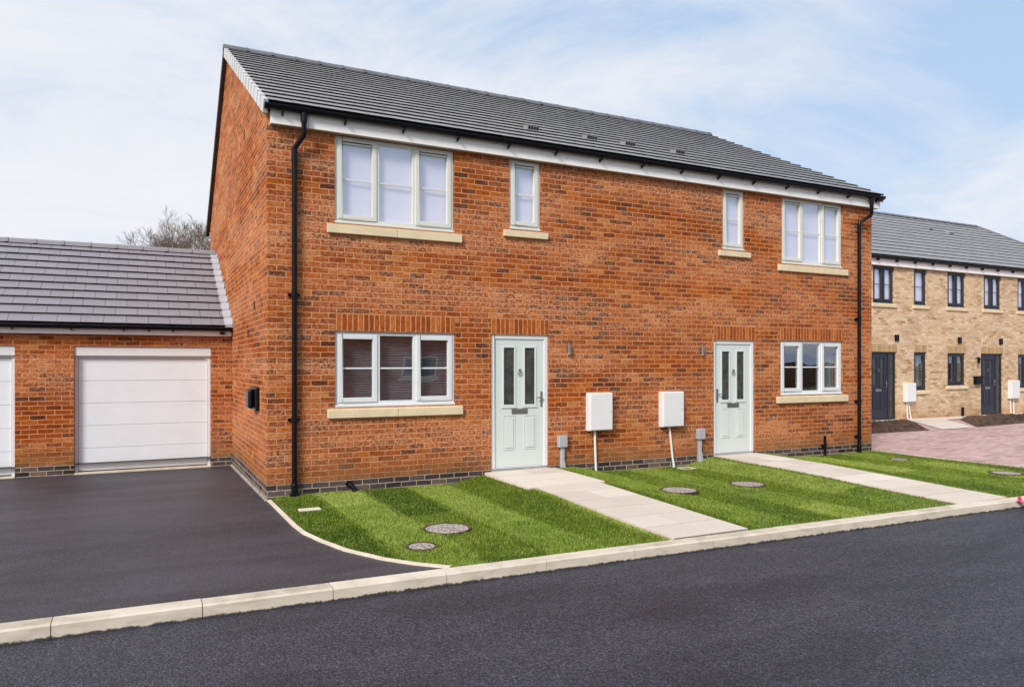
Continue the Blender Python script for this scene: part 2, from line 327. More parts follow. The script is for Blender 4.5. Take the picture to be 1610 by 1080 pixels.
# ------------------------------------------------------------------ mesh helpers
class MB:
    def __init__(s): s.v = []; s.f = []; s.uv = []; s.t = []
    def quad(s, pts, uvs=None, tint=.5):
        b = len(s.v); s.v += [tuple(p) for p in pts]; s.f.append(tuple(range(b, b + len(pts))))
        if uvs is None:
            p = [Vector(q) for q in pts]; n = (p[1] - p[0]).cross(p[2] - p[0])
            ax = max(range(3), key=lambda i: abs(n[i]))
            uvs = [((q.y, q.z), (q.x, q.z), (q.x, q.y))[ax] for q in p]
        s.uv.append(uvs); s.t.append(tint)
    def box(s, x0, x1, y0, y1, z0, z1, M=None, tint=.5):
        c = [Vector(p) for p in ((x0, y0, z0), (x1, y0, z0), (x1, y1, z0), (x0, y1, z0), (x0, y0, z1), (x1, y0, z1), (x1, y1, z1), (x0, y1, z1))]
        for f in ((0, 3, 2, 1), (4, 5, 6, 7), (0, 1, 5, 4), (1, 2, 6, 5), (2, 3, 7, 6), (3, 0, 4, 7)):
            q = [c[i] for i in f]; n = (q[1] - q[0]).cross(q[2] - q[0]); ax = max(range(3), key=lambda i: abs(n[i]))
            uv = [((w.y, w.z), (w.x, w.z), (w.x, w.y))[ax] for w in q]
            s.quad([M @ w for w in q] if M else q, uv, tint)
    def hexa(s, c, tint=.5):
        for f in ((0, 3, 2, 1), (4, 5, 6, 7), (0, 1, 5, 4), (1, 2, 6, 5), (2, 3, 7, 6), (3, 0, 4, 7)):
            s.quad([c[i] for i in f], None, tint)
    def tube(s, pts, r, n=10, cap=True, tint=.5):
        pts = [Vector(p) for p in pts]; rs = r if isinstance(r, (list, tuple)) else [r] * len(pts); rings = []
        prev = None
        for i, p in enumerate(pts):
            d = (pts[min(i + 1, len(pts) - 1)] - pts[max(i - 1, 0)]).normalized()
            a = prev if prev is not None else (Vector((1, 0, 0)) if abs(d.x) < .9 else Vector((0, 1, 0)))
            x = (a - d * a.dot(d)).normalized(); prev = x; y = d.cross(x)
            rings.append([p + (x * math.cos(k * 2 * math.pi / n) + y * math.sin(k * 2 * math.pi / n)) * rs[i] for k in range(n)])
        for i in range(len(rings) - 1):
            for k in range(n):
                s.quad([rings[i][k], rings[i][(k + 1) % n], rings[i + 1][(k + 1) % n], rings[i + 1][k]], None, tint)
        if cap: s.quad(rings[0][::-1]); s.quad(rings[-1])
    def build(s, name, mat, parent=None, bevel=0, smooth=False, world=False):
        me = bpy.data.meshes.new(name); me.from_pydata(s.v, [], s.f)
        uvl = me.uv_layers.new(name='UVMap')
        flat = [c for f in s.uv for uv in f for c in uv]; uvl.data.foreach_set('uv', flat)
        at = me.attributes.new('tint', 'FLOAT', 'FACE'); at.data.foreach_set('value', s.t)
        me.materials.append(MAT[mat] if isinstance(mat, str) else mat)
        if smooth or bevel:
            bm = bmesh.new(); bm.from_mesh(me); bmesh.ops.remove_doubles(bm, verts=bm.verts, dist=1e-5)
            bmesh.ops.recalc_face_normals(bm, faces=bm.faces); bm.to_mesh(me); bm.free()
        o = bpy.data.objects.new(name, me); COL.objects.link(o)
        if parent: o.parent = parent
        if bevel:
            b = o.modifiers.new('bevel', 'BEVEL'); b.width = bevel; b.segments = 2; b.limit_method = 'ANGLE'
        if smooth:
            for p_ in me.polygons: p_.use_smooth = True
            m2 = o.modifiers.new('es', 'EDGE_SPLIT'); m2.split_angle = math.radians(40)
        return o
def tag(o, label=None, cat=None, group=None, kind=None):
    for k, v in (('label', label), ('category', cat), ('group', group), ('kind', kind)):
        if v: o[k] = v
    return o
def thing(name, label, cat, loc=(0, 0, 0), group=None):
    o = bpy.data.objects.new(name, None); COL.objects.link(o); o.location = loc
    return tag(o, label, cat, group)
def struct(mb, name, mat, **k):
    o = mb.build(name, mat, **k); return tag(o, kind='structure')

# wall in the plane y=y0 facing -Y, with openings (x0,x1,z0,z1), reveals of depth dep
def wall_front(mb, x0, x1, z0, z1, y, openings, dep=.12, back=.25, inner=True):
    xs = sorted({x0, x1, *[a for o in openings for a in o[:2] if x0 < a < x1]})
    zs = sorted({z0, z1, *[a for o in openings for a in o[2:4] if z0 < a < z1]})
    for i in range(len(xs) - 1):
        for j in range(len(zs) - 1):
            cx, cz = (xs[i] + xs[i + 1]) / 2, (zs[j] + zs[j + 1]) / 2
            if any(o[0] < cx < o[1] and o[2] < cz < o[3] for o in openings): continue
            a, b, c, d = xs[i], xs[i + 1], zs[j], zs[j + 1]
            mb.quad([(a, y, c), (b, y, c), (b, y, d), (a, y, d)])
            if inner: mb.quad([(b, y + back, c), (a, y + back, c), (a, y + back, d), (b, y + back, d)])
    for o in openings:
        a, b, c, d = o[:4]; c = max(c, z0); d = min(d, z1)
        mb.quad([(a, y, c), (a, y, d), (a, y + back, d), (a, y + back, c)], [(y, c), (y, d), (y + back, d), (y + back, c)])
        mb.quad([(b, y, d), (b, y, c), (b, y + back, c), (b, y + back, d)], [(y, d), (y, c), (y + back, c), (y + back, d)])
        mb.quad([(a, y, d), (b, y, d), (b, y + back, d), (a, y + back, d)])
        mb.quad([(b, y, c), (a, y, c), (a, y + back, c), (b, y + back, c)])

def tiled_slope(mb, x0, x1, ye, ze, yr, zr, n, tw=.333, gap=.005, th=.034, xr=None, xl=None, jitter=1.0):
    """courses of flat tiles from the eaves (ye,ze) to the ridge (yr,zr); xr(y)/xl(y) clip a hip."""
    dy, dz = (yr - ye) / n, (zr - ze) / n
    L = math.hypot(dy, dz); nrm = Vector((0, -dz, dy)) / L
    if nrm.z < 0: nrm = -nrm
    for i in range(n):
        ya, yb = ye + dy * i, ye + dy * (i + 1.12); za, zb = ze + dz * i, ze + dz * (i + 1.12)
        if i == n - 1: yb, zb = ye + dy * n, ze + dz * n
        xa, xb = (xl(ya) if xl else x0), (xr(ya) if xr else x1)
        x = xa - (tw * .5 if i % 2 else 0)
        while x < xb - .005:
            a, b = max(x, xa), min(x + tw - gap, xb)
            if b - a > .01:
                j = random.uniform(-.0016, .0016) * jitter; sft = random.uniform(-.003, .003) * jitter
                P = lambda X, Y, Z, h: Vector((X, Y, Z)) + nrm * h
                s0 = Vector((0, dy, dz)).normalized() * sft
                c = [P(a, ya, za, 0) + s0, P(b, ya, za, 0) + s0, P(b, yb, zb, -.016), P(a, yb, zb, -.016),
                     P(a, ya, za, th + j) + s0, P(b, ya, za, th - j) + s0, P(b, yb, zb, .009), P(a, yb, zb, .009)]
                if dy < 0: c = [c[1], c[0], c[3], c[2], c[5], c[4], c[7], c[6]]
                tn = random.random(); s_ = i * L
                mb.quad([c[4], c[5], c[6], c[7]], [(a, s_), (b, s_), (b, s_ + L), (a, s_ + L)], tn)
                up_ = Vector((0, dy, dz)).normalized()
                n0, n1 = c[4] - nrm * .013, c[5] - nrm * .005; m0, m1 = n0 + up_ * .07, n1 + up_ * .055
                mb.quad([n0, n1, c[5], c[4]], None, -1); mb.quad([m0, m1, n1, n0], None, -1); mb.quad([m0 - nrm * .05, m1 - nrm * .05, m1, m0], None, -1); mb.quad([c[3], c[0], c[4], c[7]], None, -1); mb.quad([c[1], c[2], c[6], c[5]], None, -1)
            x += tw
    # solid under-layer
    A = lambda y, z: Vector((0, y, z)) - nrm * .02
    e, r = A(ye, ze), A(yr, zr)
    xa, xb, xc, xd = (xl(ye) if xl else x0), (xr(ye) if xr else x1), (xr(yr) if xr else x1), (xl(yr) if xl else x0)
    mb.quad([(xa, e.y, e.z), (xb, e.y, e.z), (xc, r.y, r.z), (xd, r.y, r.z)])
    mb.quad([(xa, e.y, e.z - .05), (xb, e.y, e.z - .05), (xc, r.y, r.z - .05), (xd, r.y, r.z - .05)])
def ridge_run(mb, p, q, step=.45, r=.11, drop=.075):
    p, q = Vector(p), Vector(q); L = (q - p).length; d = (q - p) / L; n = max(1, round(L / step)); up = Vector((0, 0, 1)); side = d.cross(up).normalized(); up = side.cross(d)
    prof = [(-1, -drop), (-.62, -.01), (-.2, .022), (.2, .022), (.62, -.01), (1, -drop)]
    for i in range(n):
        a, b = p + d * (L * i / n), p + d * (L * (i + 1) / n - .006)
        for (s0, s1, k) in ((a, b, 1.0), (b - d * .045, b + d * .006, 1.14)):
            A = [s0 + side * (u * r * k) + up * (w + (.006 if k > 1 else 0)) for u, w in prof]; B = [s1 + side * (u * r * k) + up * (w + (.006 if k > 1 else 0)) for u, w in prof]
            for j in range(5): mb.quad([A[j], A[j + 1], B[j + 1], B[j]])
            mb.quad(A[::-1]); mb.quad(B)
def verge_run(mb, x0, x1, ye, ze, yr, zr, n, below=.14, above=.034):
    dy, dz = (yr - ye) / n, (zr - ze) / n; L = math.hypot(dy, dz); nrm = Vector((0, -dz, dy)) / L
    if nrm.z < 0: nrm = -nrm
    for i in range(n):
        a = Vector((0, ye + dy * (i - .04), ze + dz * (i - .04))); b = Vector((0, ye + dy * (i + 1.0), ze + dz * (i + 1.0)))
        lo0, lo1, hi0, hi1 = a - nrm * below, b - nrm * (below + .012), a + nrm * above, b + nrm * (above - .022)
        o = .004 * (i % 2)
        X0, X1 = (x0 - .006, x0) if False else (x0, x1)
        c = [Vector((X0, *lo0.yz)), Vector((X1, *lo0.yz)), Vector((X1, *lo1.yz)), Vector((X0 + .008, *lo1.yz)),
             Vector((X0, *hi0.yz)), Vector((X1, *hi0.yz)), Vector((X1, *hi1.yz)), Vector((X0 + .008, *hi1.yz))]
        mb.hexa(c, .3 + .4 * random.random())
def gutter_mesh(mb, x0, x1, y, z, r=.056):
    seg = 10; P = []
    for k in range(seg + 1):
        a = math.pi + math.pi * k / seg; P.append((y + r * math.cos(a), z + r * math.sin(a)))
    Q = [(y + (py - y) * .9, z + (pz - z) * .9) for py, pz in P]
    for k in range(seg):
        mb.quad([(x0, *P[k]), (x0, *P[k + 1]), (x1, *P[k + 1]), (x1, *P[k])]); mb.quad([(x0, *Q[k + 1]), (x0, *Q[k]), (x1, *Q[k]), (x1, *Q[k + 1])])
    for y_ in (y - r, y + r):
        mb.box(x0, x1, y_ - .006, y_ + .006, z - .004, z + .008)
    for x_ in (x0, x1):
        mb.quad([(x_, *q) for q in P])
    x = x0 + .02
    while x < x1:   # unions
        R = r * 1.12
        pts = [(y + R * math.cos(math.pi + math.pi * k / seg), z + R * math.sin(math.pi + math.pi * k / seg)) for k in range(seg + 1)]
        for k in range(seg): mb.quad([(x, *pts[k]), (x, *pts[k + 1]), (x + .05, *pts[k + 1]), (x + .05, *pts[k])])
        for xx in (x, x + .05): mb.quad([(xx, *q) for q in pts])
        x += 2.0
def frame_boxes(mb, x0, x1, z0, z1, w, y0, y1, wb=None):
    wb = wb or w
    mb.box(x0, x0 + w, y0, y1, z0, z1); mb.box(x1 - w, x1, y0, y1, z0, z1)
    mb.box(x0 + w, x1 - w, y0, y1, z1 - w, z1); mb.box(x0 + w, x1 - w, y0, y1, z0, z0 + wb)

def window(house, x0, x1, z0, z1, y, lights, mat, glass='glass', sill=True, vent=False, behind=None, sill_mat='stone', rec=.03, sash_w=.05, bar=.5, split_sill=True, fw=.05, backdrop=None, sill_ext=.11, sill_h=.14, slats=False):
    """lights: list of (fraction_start, fraction_end, opening?)"""
    mb = MB(); ya, yb = y + rec, y + rec + .07; w = x1 - x0
    frame_boxes(mb, x0, x1, z0, z1, fw, ya, yb, fw + .025)
    for i, (a, b, op) in enumerate(lights[:-1]):
        xm = x0 + b * w; mb.box(xm - .026, xm + .026, ya, yb, z0 + fw + .025, z1 - fw)
    mb.box(x0 - .004, x1 + .004, ya - .028, ya, z0, z0 + .028)
    win = mb.build('window', mat, house, bevel=.004)
    for i, (a, b, op) in enumerate(lights):
        gx0 = x0 + a * w + (fw if i == 0 else .026); gx1 = x0 + b * w - (fw if i == len(lights) - 1 else .026)
        gz0, gz1 = z0 + fw + .025, z1 - fw
        if op:
            s = MB(); frame_boxes(s, gx0 - .012, gx1 + .012, gz0 - .012, gz1 + .012, sash_w + .012, ya - .016, ya + .03)
            so = s.build('sash', mat, win, bevel=.005)
            if vent:
                v = MB(); v.box(gx0 + .05, gx1 - .05, ya - .022, ya - .014, gz1 - .030, gz1 - .018); v.build('trickle_vent', 'dark', win)
            gx0 += sash_w; gx1 -= sash_w; gz0 += sash_w; gz1 -= sash_w
        gy = ya + .026
        p = MB(); p.box(gx0 - .004, gx1 + .004, gy, gy + .012, gz0 - .004, gz1 + .004); p.build('pane', glass, win)
        zb = gz0 + (gz1 - gz0) * bar; g = MB(); g.box(gx0, gx1, gy - .012, gy - .001, zb - .011, zb + .011); g.build('glazing_bar', mat, win, bevel=.003)
    if sill:
        s = MB(); sx0, sx1 = x0 - sill_ext, x1 + sill_ext
        cuts = [sx0, (sx0 + sx1) / 2, sx1] if split_sill and sx1 - sx0 > 1.4 else [sx0, sx1]
        for a, b in zip(cuts[:-1], cuts[1:]):
            a2, b2 = a + (.003 if a > sx0 else 0), b - (.003 if b < sx1 else 0)
            c = [Vector(q) for q in ((a2, y - .05, z0 - sill_h - .004), (b2, y - .05, z0 - sill_h - .004), (b2, y + .1, z0 - sill_h - .004), (a2, y + .1, z0 - sill_h - .004),
                                     (a2, y - .05, z0 - .03), (b2, y - .05, z0 - .03), (b2, y + .1, z0 - .003), (a2, y + .1, z0 - .003))]
            s.hexa(c)
        s.build('sill', sill_mat, win, bevel=.005)
    if slats:
        c = MB(); zz = z0 + .06; rs_ = random.Random(5)
        while zz < z1 - .05:
            a_ = rs_.uniform(-.002, .002); c.hexa([Vector(q) for q in ((x0 + .05, yb + .06, zz - .007), (x1 - .05, yb + .06, zz - .007 + a_), (x1 - .05, yb + .082, zz + .007 + a_), (x0 + .05, yb + .082, zz + .007), (x0 + .05, yb + .06, zz - .0055), (x1 - .05, yb + .06, zz - .0055 + a_), (x1 - .05, yb + .082, zz + .0085 + a_), (x0 + .05, yb + .082, zz + .0085))]); zz += .024
        c.box(x0 + .05, x1 - .05, yb + .055, yb + .09, z1 - .05, z1 - .01)
        for xq in (.2, .5, .8): c.box(x0 + (x1 - x0) * xq - .001, x0 + (x1 - x0) * xq + .001, yb + .07, yb + .072, z0 + .05, z1 - .02)
        c.build('blind', 'slat', win)
    if behind:
        for (bx0, bx1, m_, wavy, nm) in behind:
            c = MB(); X0, X1 = x0 + bx0 * w, x0 + bx1 * w; yy = yb + (.004 if nm == 'blind' else .1)
            if wavy:
                k = int((X1 - X0) / .02); P = [(X0 + (X1 - X0) * i / k, yy + .022 * math.sin(i * 1.25) + .012 * math.sin(i * .53)) for i in range(k + 1)]
                for q in range(k):
                    c.quad([(P[q][0], P[q][1], z0), (P[q + 1][0], P[q + 1][1], z0), (P[q + 1][0], P[q + 1][1], z1), (P[q][0], P[q][1], z1)])
                    c.quad([(P[q + 1][0], P[q + 1][1] + .003, z0), (P[q][0], P[q][1] + .003, z0), (P[q][0], P[q][1] + .003, z1), (P[q + 1][0], P[q + 1][1] + .003, z1)])
            else: c.box(X0, X1, yy, yy + .01, z0 - .02, z1 + .02)
            c.build(nm, m_, win)
    return win

def panel_door(house, x0, x1, z0, z1, y, mat, frame_mat, hinge='l', glass='glass_frost', side=None, fw=.062, rec=.02, metal='chrome'):
    """front door with two tall lights, two raised lower panels, knocker, letter plate and lever handle"""
    fr = MB(); ya = y + rec
    frame_boxes(fr, x0, x1, z0, z1, fw, ya, ya + .08, .035)
    lx0, lx1 = x0 + fw, x1 - fw
    if side:
        xs = x1 - side; fr.box(xs - .07, xs, ya, ya + .08, z0 + .035, z1 - fw); lx1 = xs - .07
    lz0, lz1 = z0 + .04, z1 - fw
    d = MB(); w, h = lx1 - lx0, lz1 - lz0; yl = ya + .018
    gl = [(.18, .40), (.60, .82)]; gz = (lz0 + h * .485, lz0 + h * .935); pz = (lz0 + h * .135, lz0 + h * .405)
    # leaf built round its two glass openings
    xs_ = [0, .18, .40, .60, .82, 1]
    for i in range(5):
        a, b = lx0 + w * xs_[i], lx0 + w * xs_[i + 1]
        if i in (1, 3):
            d.box(a, b, yl, yl + .044, lz0, gz[0]); d.box(a, b, yl, yl + .044, gz[1], lz1)
        else: d.box(a, b, yl, yl + .044, lz0, lz1)
    door = d.build('front_door', mat, house)
    f2 = fr.build('door_frame', frame_mat, door, bevel=.005)
    mo = MB()
    for a, b in gl:
        A, B = lx0 + w * a, lx0 + w * b
        frame_boxes(mo, A - .02, B + .02, gz[0] - .02, gz[1] + .02, .026, yl - .012, yl - .001)
        mo.box(A - .035, B + .035, yl - .016, yl - .001, gz[0] - .045, gz[0] - .022)
        frame_boxes(mo, A - .01, B + .01, pz[0], pz[1], .014, yl - .008, yl - .001)
        mo.box(A + .022, B - .022, yl - .012, yl - .001, pz[0] + .03, pz[1] - .03)
    mo.build('door_moulding', mat, door, bevel=.004)
    for a, b in gl:
        g = MB(); g.box(lx0 + w * a - .002, lx0 + w * b + .002, yl + .014, yl + .024, gz[0] - .002, gz[1] + .002); g.build('pane', glass, door)
    if side:
        g = MB(); g.box(xs, x1 - fw, ya + .03, ya + .04, z0 + .035, z1 - fw); g.build('side_light', glass, door)
    cx = (lx0 + lx1) / 2
    l = MB(); zl = lz0 + h * .435
    l.box(cx - .135, cx + .135, yl - .012, yl - .001, zl - .038, zl + .038); l.box(cx - .10, cx + .10, yl - .018, yl - .013, zl - .016, zl + .016)
    l.build('letter_plate', metal, door, bevel=.003)
    k = MB(); zk = lz0 + h * .76
    k.tube([(cx + .032 * math.sin(t), yl - .018, zk - .022 - .032 * (1 - math.cos(t)) * .9) for t in [i * 2 * math.pi / 12 for i in range(13)]], .007, 6)
    k.tube([(cx, yl, zk), (cx, yl - .028, zk)], .018, 10)
    k.build('knocker', metal, door, smooth=True)
    hx = lx1 - .045 if hinge == 'l' else lx0 + .045; s = -1 if hinge == 'l' else 1; zh = lz0 + h * .53
    q = MB(); q.box(hx - .016, hx + .016, yl - .012, yl - .001, zh - .12, zh + .11)
    q.tube([(hx, yl - .01, zh + .02), (hx, yl - .05, zh + .02), (hx + s * .10, yl - .052, zh + .02)], .010, 8)
    q.build('handle', metal, door)
    return door

def meter_box(house, x0, x1, z0, z1, y, pipes, dep=.13, skew=0):
    m = MB(); m.box(x0, x1, y - dep + .02, y, z0, z1)
    o = m.build('meter_box', 'white', house, bevel=.008)
    d = MB(); d.box(x0 + .012, x1 - .006, y - dep, y - dep + .019, z0 + .012, z1 - .012); md_ = d.build('meter_box_door', 'white', o, bevel=.007)
    d = MB(); d.tube([(x1 - .05, y - dep - .003, (z0 + z1) / 2), (x1 - .05, y - dep + .002, (z0 + z1) / 2)], .011, 10); d.build('lock', 'grey_plastic', md_)
    for (xa, xb, zb) in pipes:
        p = MB(); p.tube([(xa, y - .035, z0 + .01), (xa + (xb - xa) * .8, y - .035, z0 + (zb - z0) * .75), (xb, y - .035, zb + .1), (xb, y - .05, zb)], .019, 12); p.build('conduit', 'white', o, smooth=True)
    return o

# ------------------------------------------------------------------ setting: ground, road, kerb, drive, lawns, paths
def ky(x): return -4.265 - .024 * x           # front arris of the kerb
g = MB(); g.quad([(-1500, -1500, -.30), (1500, -1500, -.30), (1500, 1500, -.30), (-1500, 1500, -.30)]); struct(g, 'ground', 'ground')
g = MB(); g.quad([(-40, -13.2, -.1), (60, -13.2, -.1), (60, ky(60), -.1), (-40, ky(-40), -.1)]); struct(g, 'road', 'road')
k = MB(); x = .78 - .925 * 14
while x < 40:
    a, b = x + .003, x + .922
    rr = random.uniform(-.002, .002); pr = [(.155, 0), (.014, 0), (.0, -.014), (-.004, -.2), (.155, -.2)]
    for i in range(5):
        (u0, w0), (u1, w1) = pr[i], pr[(i + 1) % 5]
        k.quad([(a, ky(a) + u0, w0 + rr), (b, ky(b) + u0, w0 + rr), (b, ky(b) + u1, w1 + rr), (a, ky(a) + u1, w1 + rr)], None, random.random() if i == 0 else .5)
    for xx in (a, b): k.quad([(xx, ky(xx) + u, w + rr) for u, w in pr])
    x += .925
struct(k, 'kerb', 'kerb')
# mortar bed behind the kerb joints
k = MB(); k.box(-12, 40, -5.2, -5.0, -.29, -.28)
# driveway: slopes gently down from kerb to garage
EDGE = [(0.0, 0.0), (0.0, -1.16), (0.0, -1.76), (.02, -2.18), (.10, -2.63), (.22, -3.11), (.44, -3.60), (.63, -3.88), (.86, ky(.86) + .155)]
def drive_z(y): return -.085 + (.076) * min(1, max(0, (4.06 - y) / 8.2))
d = MB()
rows = sorted({*[p[1] for p in EDGE], 4.3, 2, -2.9, ky(0) + .155, *np.linspace(0, 4.0, 5).tolist(), *np.linspace(-4, 0, 9).tolist()}, reverse=True)
def edge_x(y):
    if y >= 0: return 0.02
    for (xa, ya), (xb, yb) in zip(EDGE[:-1], EDGE[1:]):
        if yb <= y <= ya: return xa + (xb - xa) * (ya - y) / (ya - yb)
    return EDGE[-1][0]
rows = [y for y in rows if y >= EDGE[-1][1]]
cols = np.linspace(0, 1, 14)
for ya, yb in zip(rows[:-1], rows[1:]):
    for c0, c1 in zip(cols[:-1], cols[1:]):
        P = lambda c, y: (-9 + (edge_x(y) + 9) * c, y, drive_z(y) - .002)
        d.quad([P(c0, yb), P(c1, yb), P(c1, ya), P(c0, ya)])
d.quad([(-9, EDGE[-1][1], drive_z(-4.1) - .002), (-9, ky(-9) + .15, -.012), (EDGE[-1][0], EDGE[-1][1], drive_z(-4.1) - .002)])
struct(d, 'driveway', 'drive')
d = MB(); d.quad([(-9, ky(-9) + .14, -.02), (EDGE[-1][0], EDGE[-1][1] - .01, -.02), (EDGE[-1][0], EDGE[-1][1] + .3, -.02), (-9, ky(-9) + .6, -.02)])
# thin concrete edging between drive and lawn
e = MB()
for (xa, ya), (xb, yb) in zip(EDGE[:-1], EDGE[1:]):
    dn = Vector((yb - ya, -(xb - xa), 0)).normalized() * -.05
    if dn.x < 0: dn = -dn
    L = math.hypot(xb - xa, yb - ya)
    za, zb = drive_z(ya) + .014, drive_z(yb) + .014
    e.hexa([Vector((xa, ya, -.25)), Vector((xb, yb, -.25)), Vector((xb, yb, -.25)) + dn, Vector((xa, ya, -.25)) + dn,
            Vector((xa, ya, za)), Vector((xb, yb, zb)), Vector((xb, yb, zb)) + dn, Vector((xa, ya, za)) + dn])
struct(e, 'edging', 'concrete')
e = MB(); e.hexa([Vector(p) for p in ((-.03, -.02, -.2), (-.0, -.02, -.2), (0, 4.06, -.2), (-.03, 4.06, -.2), (-.026, -.02, drive_z(0) + .004), (0.0, -.02, drive_z(0) + .03), (0, 4.06, drive_z(4) + .03), (-.026, 4.06, drive_z(4) + .004))])
struct(e, 'wall_haunch', 'gravel_grey')
# lawns, lightly uneven, rising to the door thresholds
def sm(a, b, t): t = min(1, max(0, (t - a) / (b - a))); return t * t * (3 - 2 * t)
def path_z(y): return .12 + y * .011 if y > -1.35 else .012 + .093 * max(0, (y + 4.25) / 2.9)
def lawn_z(x, y):
    z = -.012
    for xa, xb in ((3.18, 4.45), (7.45, 8.5)):
        dx = max(0, xa - x, x - xb)
        z += (path_z(y) - .012) * (1 - sm(0, .75, dx))
    return z + .012 * math.sin(x * 1.7 + y) * math.sin(y * 1.3 + 2)
PADW = lambda y: 4.27 if y > -1.40 else 4.16
LAWNS = [(lambda y: edge_x(y) + .05, lambda y: 3.06 if y > -1.40 else 3.18), (lambda y: PADW(y), lambda y: 7.50), (lambda y: 8.48, lambda y: 11.58)]
BACK = lambda x: ky(x) + .152
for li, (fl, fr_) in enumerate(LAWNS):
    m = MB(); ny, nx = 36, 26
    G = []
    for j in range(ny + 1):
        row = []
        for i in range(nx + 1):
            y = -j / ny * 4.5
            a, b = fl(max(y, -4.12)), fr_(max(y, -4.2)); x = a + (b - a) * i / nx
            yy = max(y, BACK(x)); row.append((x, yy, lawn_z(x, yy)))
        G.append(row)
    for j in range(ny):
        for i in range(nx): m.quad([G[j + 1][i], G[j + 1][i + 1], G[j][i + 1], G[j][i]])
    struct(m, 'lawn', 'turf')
# paths of square slabs
def slab_path(x0, x1, pad=None, pitch=.4665):
    m = MB(); z_of = path_z
    y = 0.0; n = 0
    while y > -4.35:
        y1 = max(y - pitch, -4.6)
        mid = (x0 + x1) / 2
        for i, (a, b) in enumerate(((x0, mid), (mid, x1))):
            if pad and y1 > -1.45:
                a, b = a - (0 if i else pad), b + (pad if i else 0)
            ya, yb = y - .008, y1 + .008
            if i == 0: a2, b2 = a, b - .006
            else: a2, b2 = a + .006, b
            ye1, ye2 = max(yb, BACK(a2) + .003), max(yb, BACK(b2) + .003)
            if ya < ye1 + .02: continue
            tn = random.random(); za, zb = z_of(ya), z_of(yb)
            m.hexa([Vector(p) for p in ((a2, ye1, zb - .06), (b2, ye2, zb - .06), (b2, ya, za - .06), (a2, ya, za - .06), (a2, ye1, zb), (b2, ye2, zb), (b2, ya, za), (a2, ya, za))], tn)
        y = y1; n += 1
    o = m.build('path', 'slab', bevel=.0012); tag(o, kind='structure')
    s = MB(); prev = None
    for i in range(13):
        y = -i * 4.2 / 12; s_ = (x0 + .01, x1 - .01, y, z_of(y) - .005)
        if prev: s.quad([(s_[0], s_[2], s_[3]), (s_[1], s_[2], s_[3]), (prev[1], prev[2], prev[3]), (prev[0], prev[2], prev[3])])
        prev = s_
    struct(s, 'path_bed', 'pointing')
slab_path(3.19, 4.16, .11)
slab_path(7.51, 8.48, None, .4785)
# block paving, beds and footpath by the far terrace
p = MB(); p.quad([(11.66, ky(11) + .16, -.02), (60, ky(60) + .16, -.02), (60, 4.9, -.02), (11.66, 4.9, -.02)]); struct(p, 'block_paving', 'paving')
p = MB(); p.box(11.59, 11.655, BACK(11.6), 4.9, -.2, -.004); struct(p, 'edging', 'concrete')
p = MB()
p.quad([(11.7, 5.3, .0), (11.7, 4.55, .0), (40, 4.55, .0), (40, 5.3, .0)]); struct(p, 'footpath', 'slab')
p = MB(); p.quad([(17.6, 2.5, -.008), (19.0, 2.5, -.008), (21.2, 4.8, -.004), (19.6, 4.8, -.004)]); struct(p, 'footpath', 'slab')
def bed(poly, seed):
    r = random.Random(seed); m = MB(); cx = sum(q[0] for q in poly) / len(poly); cy = sum(q[1] for q in poly) / len(poly)
    # heap of crumbly soil: rings from rim to centre
    ring0 = []
    for i in range(len(poly)):
        a, b = poly[i], poly[(i + 1) % len(poly)]; L = math.hypot(b[0] - a[0], b[1] - a[1]); n = max(2, int(L / .12))
        for k_ in range(n): ring0.append((a[0] + (b[0] - a[0]) * k_ / n, a[1] + (b[1] - a[1]) * k_ / n))
    R = [[Vector((x_, y_, -.015)) for x_, y_ in ring0]]
    for s_ in (.12, .25, .4, .55, .7, .85):
        R.append([Vector((x_ + (cx - x_) * s_, y_ + (cy - y_) * s_, .03 + r.uniform(0, .09))) for x_, y_ in ring0])
    for A, B in zip(R[:-1], R[1:]):
        for i in range(len(A)): j = (i + 1) % len(A); m.quad([A[i], A[j], B[j], B[i]])
    m.quad(R[-1]); struct(m, 'planting_bed', 'soil')
bed([(13.5, 2.6), (17.1, 2.5), (19.2, 4.5), (13.5, 4.5)], 1)
bed([(19.2, 2.55), (27.5, 3.3), (27.5, 4.3), (23.4, 4.55), (21.5, 4.5)], 2)

